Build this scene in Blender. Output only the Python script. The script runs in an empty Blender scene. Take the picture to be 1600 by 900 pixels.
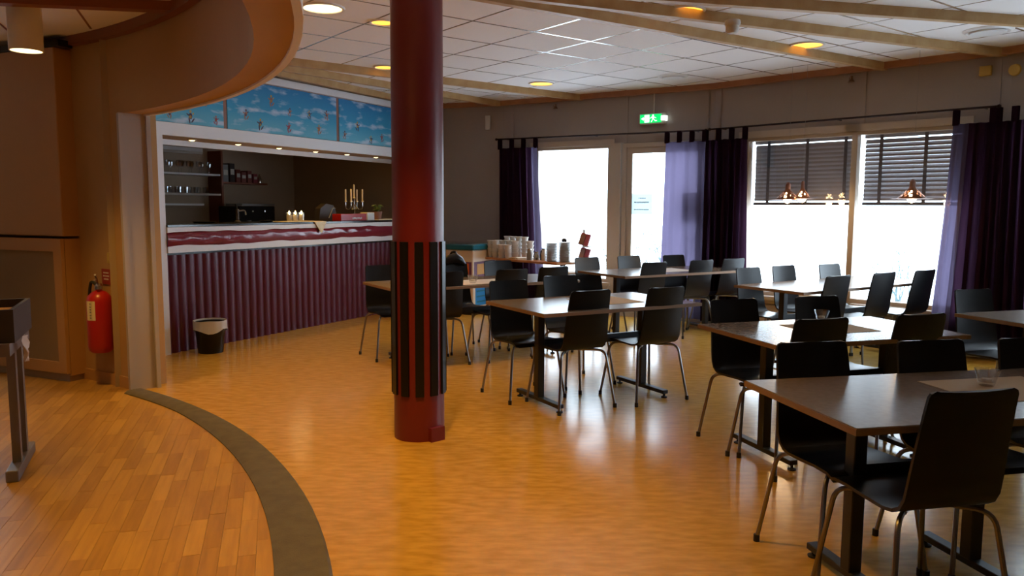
import bpy, bmesh, math, random
from mathutils import Vector, Matrix
random.seed(7)
S = bpy.context.scene
C = S.collection
PI = math.pi
# ------------------------------------------------------------------ camera
cam = bpy.data.cameras.new('camera'); cam.sensor_width = 36.0; cam.lens = 36.0*1230/1600
cam.clip_start = .05; cam.clip_end = 300
co = bpy.data.objects.new('camera', cam); C.objects.link(co); S.camera = co
p_, r_ = math.radians(5.9), .0045
fw = Vector((0, math.cos(p_), -math.sin(p_))); rt0 = Vector((1, 0, 0)); up0 = rt0.cross(fw)
rt = rt0*math.cos(r_)+up0*math.sin(r_); up = up0*math.cos(r_)-rt0*math.sin(r_)
co.matrix_world = Matrix(((rt.x, up.x, -fw.x, 0), (rt.y, up.y, -fw.y, 0), (rt.z, up.z, -fw.z, 1.42), (0, 0, 0, 1)))
# ------------------------------------------------------------------ world / exposure
W = bpy.data.worlds.new('overcast_sky'); S.world = W; W.use_nodes = True
bg = W.node_tree.nodes['Background']; bg.inputs[0].default_value = (.70, .86, 1.0, 1); bg.inputs[1].default_value = 4.8
S.view_settings.view_transform = 'Standard'; S.view_settings.look = 'None'
S.view_settings.exposure = 0.8; S.view_settings.gamma = 1.0
WARM = (1.0, .53, .085)
LAMP_W = 30.0
# ------------------------------------------------------------------ materials
def mat(name, col, rough=.5, metal=0., spec=.5, noise=None, bump=None, emit=None, trans=0., coat=0.):
    """noise=(scale, colour2, detail, stretch); bump=(scale, strength)"""
    m = bpy.data.materials.new(name); m.use_nodes = True; nt = m.node_tree; b = nt.nodes['Principled BSDF']
    b.inputs['Base Color'].default_value = (*col, 1); b.inputs['Roughness'].default_value = rough
    b.inputs['Metallic'].default_value = metal; b.inputs['Specular IOR Level'].default_value = spec
    b.inputs['Coat Weight'].default_value = coat
    tc = nt.nodes.new('ShaderNodeTexCoord')
    if noise:
        mp = nt.nodes.new('ShaderNodeMapping'); mp.inputs['Scale'].default_value = noise[3] if len(noise) > 3 else (1, 1, 1)
        nt.links.new(tc.outputs['Object'], mp.inputs[0])
        n = nt.nodes.new('ShaderNodeTexNoise'); n.inputs['Scale'].default_value = noise[0]; n.inputs['Detail'].default_value = noise[2] if len(noise) > 2 else 4
        nt.links.new(mp.outputs[0], n.inputs['Vector'])
        rp = nt.nodes.new('ShaderNodeValToRGB'); rp.color_ramp.elements[0].position = .35; rp.color_ramp.elements[1].position = .65
        rp.color_ramp.elements[0].color = (*col, 1); rp.color_ramp.elements[1].color = (*noise[1], 1)
        nt.links.new(n.outputs[0], rp.inputs[0]); nt.links.new(rp.outputs[0], b.inputs['Base Color'])
    if bump:
        n2 = nt.nodes.new('ShaderNodeTexNoise'); n2.inputs['Scale'].default_value = bump[0]; n2.inputs['Detail'].default_value = 3
        nt.links.new(tc.outputs['Object'], n2.inputs['Vector'])
        bp = nt.nodes.new('ShaderNodeBump'); bp.inputs['Strength'].default_value = bump[1]; bp.inputs['Distance'].default_value = .01
        nt.links.new(n2.outputs[0], bp.inputs['Height']); nt.links.new(bp.outputs[0], b.inputs['Normal'])
    if emit:
        b.inputs['Emission Color'].default_value = (*emit[0], 1); b.inputs['Emission Strength'].default_value = emit[1]
    return m

def glassmat(name, tint=(1, 1, 1), refl=.9, base=.045):
    m = bpy.data.materials.new(name); m.use_nodes = True; nt = m.node_tree; nt.nodes.remove(nt.nodes['Principled BSDF'])
    t = nt.nodes.new('ShaderNodeBsdfTransparent'); t.inputs[0].default_value = (*tint, 1)
    g = nt.nodes.new('ShaderNodeBsdfGlossy'); g.inputs['Roughness'].default_value = .02
    lw = nt.nodes.new('ShaderNodeLayerWeight'); lw.inputs[0].default_value = .5
    f = nt.nodes.new('ShaderNodeMath'); f.operation = 'POWER'; f.inputs[1].default_value = 4; nt.links.new(lw.outputs['Facing'], f.inputs[0])
    f2 = nt.nodes.new('ShaderNodeMath'); f2.operation = 'MULTIPLY_ADD'; f2.inputs[1].default_value = refl; f2.inputs[2].default_value = base; nt.links.new(f.outputs[0], f2.inputs[0]); f = f2
    mx = nt.nodes.new('ShaderNodeMixShader'); nt.links.new(f.outputs[0], mx.inputs[0])
    nt.links.new(t.outputs[0], mx.inputs[1]); nt.links.new(g.outputs[0], mx.inputs[2])
    nt.links.new(mx.outputs[0], nt.nodes['Material Output'].inputs[0]); return m

def clothmat(name, col, tcol, tw, clear=0.):
    """thin cloth: diffuse + translucent (+ a little see-through for a sheer weave)"""
    m = bpy.data.materials.new(name); m.use_nodes = True; nt = m.node_tree; nt.nodes.remove(nt.nodes['Principled BSDF'])
    d = nt.nodes.new('ShaderNodeBsdfDiffuse'); d.inputs[0].default_value = (*col, 1)
    t = nt.nodes.new('ShaderNodeBsdfTranslucent'); t.inputs[0].default_value = (*tcol, 1)
    mx = nt.nodes.new('ShaderNodeMixShader'); mx.inputs[0].default_value = tw
    nt.links.new(d.outputs[0], mx.inputs[1]); nt.links.new(t.outputs[0], mx.inputs[2]); out = mx
    if clear:
        q = nt.nodes.new('ShaderNodeBsdfTransparent'); q.inputs[0].default_value = (*[min(1, c*1.5) for c in tcol], 1)
        m2 = nt.nodes.new('ShaderNodeMixShader'); m2.inputs[0].default_value = clear
        nt.links.new(mx.outputs[0], m2.inputs[1]); nt.links.new(q.outputs[0], m2.inputs[2]); out = m2
    nt.links.new(out.outputs[0], nt.nodes['Material Output'].inputs[0]); return m

def plankmat():
    m = mat('oak_stave', (.42, .22, .07), .32); nt = m.node_tree; b = nt.nodes['Principled BSDF']
    oi = nt.nodes.new('ShaderNodeObjectInfo'); ge = nt.nodes.new('ShaderNodeNewGeometry')
    ad = nt.nodes.new('ShaderNodeMath'); ad.operation = 'ADD'; fr = nt.nodes.new('ShaderNodeMath'); fr.operation = 'FRACT'
    nt.links.new(oi.outputs['Random'], ad.inputs[0]); nt.links.new(ge.outputs['Random Per Island'], ad.inputs[1]); nt.links.new(ad.outputs[0], fr.inputs[0])
    rp = nt.nodes.new('ShaderNodeValToRGB'); rp.color_ramp.elements[0].color = (.40, .21, .042, 1); rp.color_ramp.elements[1].color = (.56, .32, .075, 1)
    nt.links.new(fr.outputs[0], rp.inputs[0])
    tc = nt.nodes.new('ShaderNodeTexCoord'); mp = nt.nodes.new('ShaderNodeMapping'); mp.inputs['Scale'].default_value = (30, 2.2, 1)
    nt.links.new(tc.outputs['Object'], mp.inputs[0])
    av = nt.nodes.new('ShaderNodeVectorMath'); nt.links.new(mp.outputs[0], av.inputs[0])
    cm = nt.nodes.new('ShaderNodeCombineXYZ'); ml = nt.nodes.new('ShaderNodeMath'); ml.operation = 'MULTIPLY'; ml.inputs[1].default_value = 40
    nt.links.new(fr.outputs[0], ml.inputs[0]); nt.links.new(ml.outputs[0], cm.inputs[1]); nt.links.new(cm.outputs[0], av.inputs[1])
    n = nt.nodes.new('ShaderNodeTexNoise'); n.inputs['Scale'].default_value = 1.; n.inputs['Detail'].default_value = 5
    nt.links.new(av.outputs[0], n.inputs['Vector'])
    mx = nt.nodes.new('ShaderNodeMix'); mx.data_type = 'RGBA'; mx.blend_type = 'MULTIPLY'; mx.inputs[0].default_value = .55
    r2 = nt.nodes.new('ShaderNodeValToRGB'); r2.color_ramp.elements[0].position = .3; r2.color_ramp.elements[0].color = (.55, .5, .42, 1); r2.color_ramp.elements[1].position = .62
    nt.links.new(n.outputs[0], r2.inputs[0]); nt.links.new(rp.outputs[0], mx.inputs[6]); nt.links.new(r2.outputs[0], mx.inputs[7])
    nt.links.new(mx.outputs[2], b.inputs['Base Color']); return m

def muralmat():
    m = mat('mural_paint', (.1, .3, .6), .6); nt = m.node_tree; b = nt.nodes['Principled BSDF']
    tc = nt.nodes.new('ShaderNodeTexCoord'); sp = nt.nodes.new('ShaderNodeSeparateXYZ'); nt.links.new(tc.outputs['Object'], sp.inputs[0])
    mr = nt.nodes.new('ShaderNodeMapRange'); mr.inputs[1].default_value = 0; mr.inputs[2].default_value = .52
    nt.links.new(sp.outputs[2], mr.inputs[0])
    rp = nt.nodes.new('ShaderNodeValToRGB'); rp.color_ramp.elements[0].color = (.14, .46, .60, 1); rp.color_ramp.elements[1].color = (.008, .19, .46, 1)
    e = rp.color_ramp.elements.new(.4); e.color = (.03, .32, .56, 1)
    nt.links.new(mr.outputs[0], rp.inputs[0])
    mp = nt.nodes.new('ShaderNodeMapping'); mp.inputs['Scale'].default_value = (2.0, 1, 7)
    nt.links.new(tc.outputs['Object'], mp.inputs[0])
    n = nt.nodes.new('ShaderNodeTexNoise'); n.inputs['Scale'].default_value = 1.6; n.inputs['Detail'].default_value = 6; nt.links.new(mp.outputs[0], n.inputs['Vector'])
    r2 = nt.nodes.new('ShaderNodeValToRGB'); r2.color_ramp.elements[0].position = .53; r2.color_ramp.elements[0].color = (0, 0, 0, 1); r2.color_ramp.elements[1].position = .68; r2.color_ramp.elements[1].color = (.8, .8, .8, 1)
    nt.links.new(n.outputs[0], r2.inputs[0])
    mx = nt.nodes.new('ShaderNodeMix'); mx.data_type = 'RGBA'; nt.links.new(r2.outputs[0], mx.inputs[0]); nt.links.new(rp.outputs[0], mx.inputs[6])
    mx.inputs[7].default_value = (.62, .68, .78, 1); nt.links.new(mx.outputs[2], b.inputs['Base Color']); return m

M = {}
M['lino'] = mat('linoleum', (.45, .255, .038), .20, noise=(11, (.60, .355, .065), 10, (.8, 2.4, 1)), bump=(60, .035))
M['strip'] = mat('grey_carpet_strip', (.095, .082, .07), .8, noise=(14, (.12, .105, .085)), bump=(200, .3))
M['oak'] = plankmat()
M['slab'] = mat('dark_subfloor', (.12, .07, .03), .9)
M['wall'] = mat('grey_beige_wall', (.33, .285, .26), .75, noise=(1.2, (.36, .31, .285)))
M['bwall'] = mat('tan_wall', (.42, .32, .23), .8)
M['fascia'] = mat('tan_fascia_paint', (.44, .27, .115), .75, noise=(2, (.47, .29, .13)))
M['white'] = mat('white_paint', (.74, .74, .76), .45)
M['frame'] = mat('window_frame_paint', (.52, .44, .36), .5)
M['tile'] = mat('ceiling_tile_white', (.88, .86, .86), .8, bump=(220, .06))
M['grid'] = mat('tile_grid_metal', (.60, .60, .60), .22, .7)
M['pine'] = mat('pine_beam', (.55, .36, .16), .5, noise=(5, (.46, .27, .10), 5, (1.5, 1.5, 1.5)))
M['redpine'] = mat('stained_pine_trim', (.34, .14, .055), .45, noise=(4, (.42, .19, .08), 4))
M['darkpine'] = mat('dark_stained_beam', (.22, .06, .025), .45)
M['maroon'] = mat('maroon_column_paint', (.15, .011, .016), .38, bump=(60, .05))
M['black'] = mat('black_batten_paint', (.007, .006, .007), .3, spec=.3)
M['barred'] = mat('maroon_corrugated_metal', (.10, .011, .035), .36)
M['vinyl'] = mat('maroon_padded_vinyl', (.20, .02, .035), .16, bump=(7, .5))
M['blacktop'] = mat('black_worktop', (.02, .02, .022), .15)
M['shell'] = mat('black_stained_plywood', (.005, .005, .007), .30, spec=.35, noise=(3, (.008, .008, .010), 5, (1, 1, 8)))
M['chrome'] = mat('satin_chrome_tube', (.26, .25, .24), .3, 1.)
M['rubber'] = mat('black_rubber', (.02, .02, .02), .7)
M['lam'] = mat('grey_laminate', (.20, .155, .12), .25, noise=(40, (.23, .18, .14), 3))
M['edge'] = mat('beech_edge_band', (.24, .14, .07), .5)
M['blackmet'] = mat('black_powdercoat', (.016, .016, .018), .4)
M['mat'] = mat('tan_paper_runner', (.52, .38, .22), .85)
M['matw'] = mat('white_paper_runner', (.75, .70, .66), .85)
M['glass'] = glassmat('window_glass')
M['cglass'] = glassmat('clear_glass', (.95, .96, .97), .6, .12)
M['curt'] = clothmat('purple_curtain', (.022, .008, .020), (.085, .036, .075), .42)
M['sheer'] = clothmat('lilac_sheer', (.12, .09, .14), (.11, .09, .15), .6, .07)
M['rod'] = mat('dark_rod_metal', (.03, .02, .025), .4, .6)
M['blind'] = mat('grey_blind_slat', (.20, .18, .19), .45)
M['tape'] = mat('dark_ladder_tape', (.06, .05, .055), .8)
M['snow'] = mat('snow', (.93, .95, .98), .9)
M['glaretwig'] = mat('glare_pale_twig', (.10, .15, .16), .9)  # pale blue tone puts the window glare into the twig colour
M['red'] = mat('red_enamel', (.42, .012, .012), .3)
M['signred'] = mat('red_sign', (.30, .03, .025), .5)
M['paper'] = mat('white_paper', (.78, .78, .76), .8)
M['ink'] = mat('grey_ink', (.2, .2, .22), .8)
M['yellow'] = mat('yellowed_plastic', (.50, .36, .08), .5)
M['cream'] = mat('cream_cabinet', (.50, .28, .11), .55)
M['mesh'] = mat('beige_grille_cloth', (.30, .21, .12), .9, bump=(300, .5))
M['cup'] = mat('white_china', (.72, .70, .67), .25)
M['plate'] = mat('cream_china', (.62, .57, .50), .3)
M['lampring'] = mat('white_lamp_ring', (.8, .8, .8), .4)
M['bulbor'] = mat('amber_lamp_glow', (.8, .5, .1), .5, emit=((1.0, .47, .05), 1.5))
M['bulbwarm'] = mat('warm_lamp_glow', (.8, .7, .4), .5, emit=((1.0, .74, .36), 2.4))
M['flame'] = mat('candle_flame', (1, .7, .3), .5, emit=((1, .72, .3), 9))
M['greenlit'] = mat('lit_green_sign', (0, .4, .12), .5, emit=((.0, .60, .12), .9))
M['whitelit'] = mat('lit_white_sign', (.8, .9, .85), .5, emit=((.85, 1, .95), .8))
M['copper'] = mat('copper_lampshade', (.30, .13, .07), .35, .7)
M['leaf'] = mat('green_leaf', (.10, .16, .03), .5)
M['silver'] = mat('silver_metal', (.6, .6, .6), .2, 1.)
M['wax'] = mat('cream_wax', (.72, .64, .50), .5)
M['teal'] = mat('teal_freezer_lid', (.01, .14, .22), .3)
M['freez'] = mat('white_freezer_enamel', (.75, .62, .50), .35)
M['orange'] = mat('orange_decal', (.75, .16, .02), .5)
M['gold'] = mat('gold_decal', (.70, .36, .05), .5)
M['blue'] = mat('blue_decal', (.01, .20, .50), .5)
M['purple'] = mat('purple_decal', (.16, .05, .12), .5)
M['buffet'] = mat('orange_beech_board', (.45, .19, .06), .4)
M['greyw'] = mat('grey_game_table', (.17, .15, .15), .5)
M['darkw'] = mat('dark_game_box', (.035, .028, .03), .5)
M['mural'] = muralmat()
M['skin'] = mat('mural_skin_paint', (.38, .17, .11), .7)
M['mdark'] = mat('mural_dark_paint', (.08, .05, .09), .7)
M['mgold'] = mat('mural_gold_paint', (.55, .36, .08), .7)
M['mred'] = mat('mural_red_paint', (.36, .07, .10), .7)
M['mframe'] = mat('brown_mural_frame', (.26, .12, .08), .5)
M['bag'] = mat('clear_bin_liner', (.55, .55, .55), .3)
M['plastic'] = mat('off_white_plastic', (.62, .58, .53), .5)
M['cloth'] = mat('cream_napkin', (.75, .68, .50), .9)
M['grey'] = mat('mid_grey', (.25, .25, .25), .5)
M['box'] = mat('shelf_box_red', (.22, .05, .04), .6)

# ------------------------------------------------------------------ mesh helpers
class MB:
    def __init__(s): s.bm = bmesh.new()
    def poly_prism(s, pts, z0, z1):
        lo = [s.bm.verts.new((x, y, z0)) for x, y in pts]; hi = [s.bm.verts.new((x, y, z1)) for x, y in pts]
        n = len(pts)
        try: s.bm.faces.new(lo[::-1])
        except ValueError: pass
        s.bm.faces.new(hi)
        for i in range(n): s.bm.faces.new((lo[i], lo[(i+1) % n], hi[(i+1) % n], hi[i]))
        return s
    def box(s, c, sz, rz=0., mtx=None):
        hx, hy, hz = sz[0]/2, sz[1]/2, sz[2]/2
        m = mtx if mtx is not None else Matrix.Translation(Vector(c)) @ Matrix.Rotation(rz, 4, 'Z')
        v = [s.bm.verts.new(m @ Vector((sx*hx, sy*hy, sz_*hz))) for sx in (-1, 1) for sy in (-1, 1) for sz_ in (-1, 1)]
        for f in ((0, 1, 3, 2), (4, 6, 7, 5), (0, 4, 5, 1), (2, 3, 7, 6), (0, 2, 6, 4), (1, 5, 7, 3)): s.bm.faces.new([v[i] for i in f])
        return s
    def tube(s, pts, r, n=8, cap=True):
        pts = [Vector(p) for p in pts]; rs = r if isinstance(r, (list, tuple)) else [r]*len(pts); rings = []
        ref = None
        for i, p in enumerate(pts):
            d = (pts[min(i+1, len(pts)-1)]-pts[max(i-1, 0)])
            if d.length < 1e-9: d = Vector((0, 0, 1))
            d.normalize()
            if ref is None: ref = Vector((0, 0, 1)) if abs(d.z) < .9 else Vector((1, 0, 0))
            a = d.cross(ref); 
            if a.length < 1e-6: a = d.cross(Vector((0, 1, 0)))
            a.normalize(); b = d.cross(a); ref = -b if False else ref
            if i and (a.dot(pa) < 0): a = -a; b = -b
            pa = a
            rings.append([s.bm.verts.new(p+a*math.cos(2*PI*k/n)*rs[i]+b*math.sin(2*PI*k/n)*rs[i]) for k in range(n)])
        for i in range(len(rings)-1):
            for k in range(n): s.bm.faces.new((rings[i][k], rings[i][(k+1) % n], rings[i+1][(k+1) % n], rings[i+1][k]))
        if cap: s.bm.faces.new(rings[0][::-1]); s.bm.faces.new(rings[-1])
        return s
    def lathe(s, prof, n=24, c=(0, 0, 0), skip=None):
        c = Vector(c); rings = []
        for r, z in prof:
            if r < 1e-6: rings.append([s.bm.verts.new(c+Vector((0, 0, z)))])
            else: rings.append([s.bm.verts.new(c+Vector((r*math.cos(2*PI*k/n), r*math.sin(2*PI*k/n), z))) for k in range(n)])
        for i in range(len(rings)-1):
            A, B = rings[i], rings[i+1]
            for k in range(n):
                if skip and skip(i, k): continue
                k2 = (k+1) % n
                if len(A) == 1 and len(B) == 1: continue
                if len(A) == 1: s.bm.faces.new((A[0], B[k2], B[k]))
                elif len(B) == 1: s.bm.faces.new((A[k], A[k2], B[0]))
                else: s.bm.faces.new((A[k], A[k2], B[k2], B[k]))
        return s
    def grid(s, rows, thick=0.):
        """rows: list of lists of points -> sheet, thickened along vertex normals by thick"""
        V = [[s.bm.verts.new(p) for p in r] for r in rows]
        for i in range(len(V)-1):
            for j in range(len(V[0])-1): s.bm.faces.new((V[i][j], V[i][j+1], V[i+1][j+1], V[i+1][j]))
        if thick:
            s.bm.normal_update()
            U = [[s.bm.verts.new(v.co+v.normal*thick) for v in r] for r in V]
            nr, nc = len(V), len(V[0])
            for i in range(nr-1):
                for j in range(nc-1): s.bm.faces.new((U[i][j], U[i+1][j], U[i+1][j+1], U[i][j+1]))
            for j in range(nc-1):
                s.bm.faces.new((V[0][j], U[0][j], U[0][j+1], V[0][j+1])); s.bm.faces.new((V[-1][j], V[-1][j+1], U[-1][j+1], U[-1][j]))
            for i in range(nr-1):
                s.bm.faces.new((V[i][0], V[i+1][0], U[i+1][0], U[i][0])); s.bm.faces.new((V[i][-1], U[i][-1], U[i+1][-1], V[i+1][-1]))
        return s
    def mesh(s, name, m, smooth=False, bevel=0.):
        if bevel:
            bmesh.ops.bevel(s.bm, geom=s.bm.edges[:], offset=bevel, segments=1, affect='EDGES', clamp_overlap=True)
        bmesh.ops.recalc_face_normals(s.bm, faces=s.bm.faces[:])
        me = bpy.data.meshes.new(name); s.bm.to_mesh(me); s.bm.free()
        if m is not None: me.materials.append(m)
        if smooth:
            for p in me.polygons: p.use_smooth = True
            try: me.set_sharp_from_angle(angle=math.radians(40))
            except Exception: pass
        return me
    def build(s, name, m, parent=None, smooth=False, bevel=0., loc=None, rz=0.):
        o = bpy.data.objects.new(name, s.mesh(name, m, smooth, bevel)); C.objects.link(o)
        if parent is not None: o.parent = parent
        if loc is not None: o.location = loc
        o.rotation_euler = (0, 0, rz)
        return o

def ob(name, me, parent=None, loc=(0, 0, 0), rz=0.):
    o = bpy.data.objects.new(name, me); C.objects.link(o)
    if parent is not None: o.parent = parent
    o.location = loc; o.rotation_euler = (0, 0, rz); return o
def tag(o, label, cat, group=None):
    o['label'] = label; o['category'] = cat
    if group: o['group'] = group
    return o
def thing(name, label, cat, loc=(0, 0, 0), rz=0., group=None):
    o = bpy.data.objects.new(name, None); C.objects.link(o); o.empty_display_size = .1
    o.location = loc; o.rotation_euler = (0, 0, rz); return tag(o, label, cat, group)
def struct(o): o['kind'] = 'structure'; return o
def stuff(o): o['kind'] = 'stuff'; return o
def copytree(o, parent=None):
    c = o.copy(); C.objects.link(c)
    if parent is not None: c.parent = parent
    for ch in list(o.children): copytree(ch, c)
    return c
def smoothpath(pts, r=.04, n=4):
    """round the inner corners of a polyline"""
    P = [Vector(p) for p in pts]; out = [P[0]]
    for i in range(1, len(P)-1):
        a = (P[i-1]-P[i]); b = (P[i+1]-P[i]); d = min(r, a.length*.45, b.length*.45)
        s, e = P[i]+a.normalized()*d, P[i]+b.normalized()*d
        for k in range(n+1):
            t = k/n; out.append(s*(1-t)**2+P[i]*2*t*(1-t)+e*t*t)
    out.append(P[-1]); return out
def V2(a, d, s, n=None, off=0.): return (a[0]+d[0]*s+(n[0]*off if n else 0), a[1]+d[1]*s+(n[1]*off if n else 0))
def spot(name, loc, w, size=110, blend=.6, col=WARM, r=.06, to=None):
    l = bpy.data.lights.new(name, 'SPOT'); l.energy = w; l.color = col; l.spot_size = math.radians(size); l.spot_blend = blend; l.shadow_soft_size = r
    o = bpy.data.objects.new(name, l); C.objects.link(o); o.location = loc
    if to is not None: o.rotation_euler = (Vector(to)-Vector(loc)).to_track_quat('-Z', 'Y').to_euler()
    return o
def point(name, loc, w, col=WARM, r=.03):
    l = bpy.data.lights.new(name, 'POINT'); l.energy = w; l.color = col; l.shadow_soft_size = r
    o = bpy.data.objects.new(name, l); C.objects.link(o); o.location = loc; return o

# ------------------------------------------------------------------ plan of the room
ZC = 2.89                                              # hall ceiling
ZL = 2.72                                              # ceiling of the parquet room
ZF = 2.10                                              # underside of the curved fascia
FO, FOR = (-6.494, 1.466), 5.907                       # fascia outer arc
FI, FIR = (-6.309, 1.614), 5.515                       # fascia inner arc
SO, SOR = (-6.275, 1.224), 5.838                       # floor strip outer arc
SI, SIR = (-6.852, 1.066), 6.218                       # floor strip inner arc
def arc(c, r, a): a = math.radians(a); return (c[0]+r*math.cos(a), c[1]+r*math.sin(a))
K1, D1, L1 = (-.138, 11.27), (.8386, -.5448), 3.06     # window wall, first facet
J1, D2, L2 = (2.43, 9.60), (.695, -.719), 3.09         # second facet
J2 = V2(J1, D2, L2); D3, L3 = (.545, -.8384), 4.2      # third facet
J3 = V2(J2, D3, L3)
def outn(d): return (-d[1], d[0])                      # outward normal of a facet
B0, BU = (-3.30, 7.445), (.463, .8864)                 # bar front line
BN = (.8864, -.463)                                    # towards the hall

# ---- ground, floors
g = MB().box((0, 10, -.30), (120, 120, .2)).build('trim_1', M['snow']); struct(g); g['label'] = 'snow covered ground outside the windows'
struct(MB().poly_prism([(-8, -4.5), (7.2, -4.5), (7.2, 4), (J2[0]+.3, J2[1]+.3), (J1[0]+.2, J1[1]+.3), (0, 11.6), (-4, 13), (-8, 13)], -.2, -.03).build('floor', M['slab']))
pts = [arc(SO, SOR-.12, a) for a in range(-60, 54, 2)]
pts += [(-3.2, 6.35), (-3.6, 7.3), (-6.2, 8.6), (-3.5, 13.2), (-1.1, 12.2), (0.1, 11.6), V2(J1, (1, 1), .2), V2(J2, (1, .8), .2), V2(J3, (1, 0), .2), (7.1, -4.4), (pts[0][0], -4.4)]
struct(MB().poly_prism(pts[::-1], -.03, 0).build('floor', M['lino']))
# curved grey strip with a sloping inner lip
mb = MB(); rows = []
for a in [x*2. for x in range(-30, 28)]:
    o1 = Vector((*arc(SO, SOR, a), 0)); i1 = Vector((*arc(SI, SIR, a), 0))
    # keep both rails on the same bearing from the outer centre
    d = (o1-Vector((*SO, 0))).normalized()
    f = Vector((*SI, 0))-Vector((*SO, 0)); bq = d.dot(f); tt = bq+math.sqrt(max(0, bq*bq-f.length_squared+SIR*SIR)); i1 = Vector((*SO, 0))+d*min(tt, SOR-.14)
    lip = i1.lerp(o1, .2)
    rows.append([Vector((i1.x, i1.y, .001)), Vector((i1.x, i1.y, .006)), Vector((lip.x, lip.y, .022)), Vector((o1.x-d.x*.015, o1.y-d.y*.015, .022)), Vector((o1.x, o1.y, .0005))])
struct(mb.grid(rows).build('trim_2', M['strip'], smooth=True))['label'] = 'curved grey strip between parquet and linoleum'
# parquet staves
par = struct(MB().poly_prism([(-8, -4.4), (-3, -4.4)] + [arc(SI, SIR, a) for a in range(-50, 62, 2)] + [(-4.4, 8), (-8, 8)], -.03, -.012).build('floor', M['slab']))
par['label'] = 'oak stave parquet'
sd = Vector((-.288, .958, 0)); sx = Vector((.958, .288, 0)); SW, SL = .072, .38
smesh = MB().box((0, 0, -.0065), (SW-.0012, SL-.0012, .013)).mesh('stave', M['oak'])
cand = []; rz = math.atan2(-sd.x, sd.y)
def incirc(p, c, r): return math.hypot(p[0]-c[0], p[1]-c[1]) < r
for i in range(-90, 40):
    offs = random.random()*SL
    for j in range(-6, 24):
        p = sx*(i*SW)+sd*(j*SL+offs)
        if p.x < -6.6 or p.y < -.5 or p.y > 7.2: continue
        cor = [p+sx*(a*SW/2)+sd*(b*SL/2) for a in (-1, 1) for b in (-1, 1)]
        ins = [incirc(q, SI, SIR+.03) for q in cor]
        if not any(ins): continue
        vis = p.y > 2.6 and p.x > -.68*p.y-.15
        cand.append((not vis, p.length, p, all(ins)))
cand.sort(key=lambda t: (t[0], t[1]))
rest = MB(); npart = 0
for hid, L, p, full in cand:
    if not full:                                      # trimmed stave: clip its outline by the strip's arc
        cor = [p+sx*(a*SW/2*.992)+sd*(b*SL/2*.998) for a, b in ((-1, -1), (1, -1), (1, 1), (-1, 1))]
        poly = []
        for k in range(4):
            a, b = cor[k], cor[(k+1) % 4]; ia, ib = incirc(a, SI, SIR+.05), incirc(b, SI, SIR+.05)
            if ia: poly.append(a)
            if ia != ib:
                lo, hi = 0., 1.
                for _ in range(20):
                    m_ = (lo+hi)/2
                    if incirc(a.lerp(b, m_), SI, SIR+.05) == ia: lo = m_
                    else: hi = m_
                poly.append(a.lerp(b, lo))
        if len(poly) < 3: continue
        if npart < 300 and not hid:
            MB().poly_prism([((q-p).dot(sx), (q-p).dot(sd)) for q in poly], -.013, 0).build('stave', M['oak'], par, loc=(p.x, p.y, 0), rz=rz); npart += 1
        else: rest.poly_prism([(q.x, q.y) for q in poly], -.013, 0)
    elif npart < 300 and not hid:
        ob('stave', smesh, par, (p.x, p.y, random.uniform(-.0006, .0002)), rz); npart += 1
    else: rest.box((p.x, p.y, -.0065), (SW-.0012, SL-.0012, .013), rz)
stuff(rest.build('staves', M['oak'], par))

# ---- walls
def wallrun(mb, a, d, s0, s1, z0, z1, t=.25, off=0.):
    n = outn(d); mb.poly_prism([V2(a, d, s0, n, off), V2(a, d, s1, n, off), V2(a, d, s1, n, off+t), V2(a, d, s0, n, off+t)], z0, z1)
ZT = 3.05
mb = MB(); wallrun(mb, K1, D1, -.25, .50, 0, ZT); wallrun(mb, K1, D1, .50, 3.0, 2.24, ZT); wallrun(mb, K1, D1, .50, 1.69, -.2, .42); wallrun(mb, K1, D1, 2.98, L1+.02, -.2, ZT)
wb1 = struct(mb.build('wall_window', M['wall'])); wb1['label'] = 'window wall, part with the glass door'
mb = MB(); wallrun(mb, J1, D2, -.02, .38, -.2, ZT); wallrun(mb, J1, D2, .38, 2.75, 2.24, ZT); wallrun(mb, J1, D2, .38, 2.75, -.2, .40); wallrun(mb, J1, D2, 2.75, L2+.02, -.2, ZT)
wb2 = struct(mb.build('wall_window', M['wall'])); wb2['label'] = 'window wall, part with the blinds'
mb = MB(); wallrun(mb, J2, D3, -.02, .25, -.2, ZT); wallrun(mb, J2, D3, .25, 2.4, 2.24, ZT); wallrun(mb, J2, D3, .25, 2.4, -.2, .40); wallrun(mb, J2, D3, 2.4, L3+.1, -.2, ZT)
struct(mb.build('wall_window', M['wall']))['label'] = 'window wall, part beyond the frame'
mb = MB(); mb.poly_prism([J3, (J3[0]+.2, J3[1]+.3), (7.3, -4.6), (7.05, -4.6)], -.2, ZT); struct(mb.build('wall_right', M['wall']))
struct(MB().box((-.4, -4.5, 1.4), (15.5, .2, 3.3)).build('wall_rear', M['bwall']))
struct(MB().box((-7.9, 2, 1.4), (.2, 13.2, 3.3)).build('wall_left', M['bwall']))
BK = (-.9345, .356)                                    # back wall left of the corner
mb = MB(); mb.poly_prism([K1, V2(K1, BK, 1.75), (-1.6, 12.4), (-.1, 11.75), (.15, 11.4)][::-1], -.2, ZT)
bw = struct(mb.build('wall_back', M['wall']))
# seams of the wall panels
mb = MB()
for a, d, s in ((K1, D1, .16), (K1, D1, 1.9), (J1, D2, .06), (J1, D2, 1.75), (J1, D2, 2.98)):
    n = outn(d); q = V2(a, d, s, n, -.006); mb.box((q[0], q[1], 2.55), (.05, .012, .62), math.atan2(d[1], d[0]))
struct(mb.build('trim_3', M['wall']))
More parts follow.
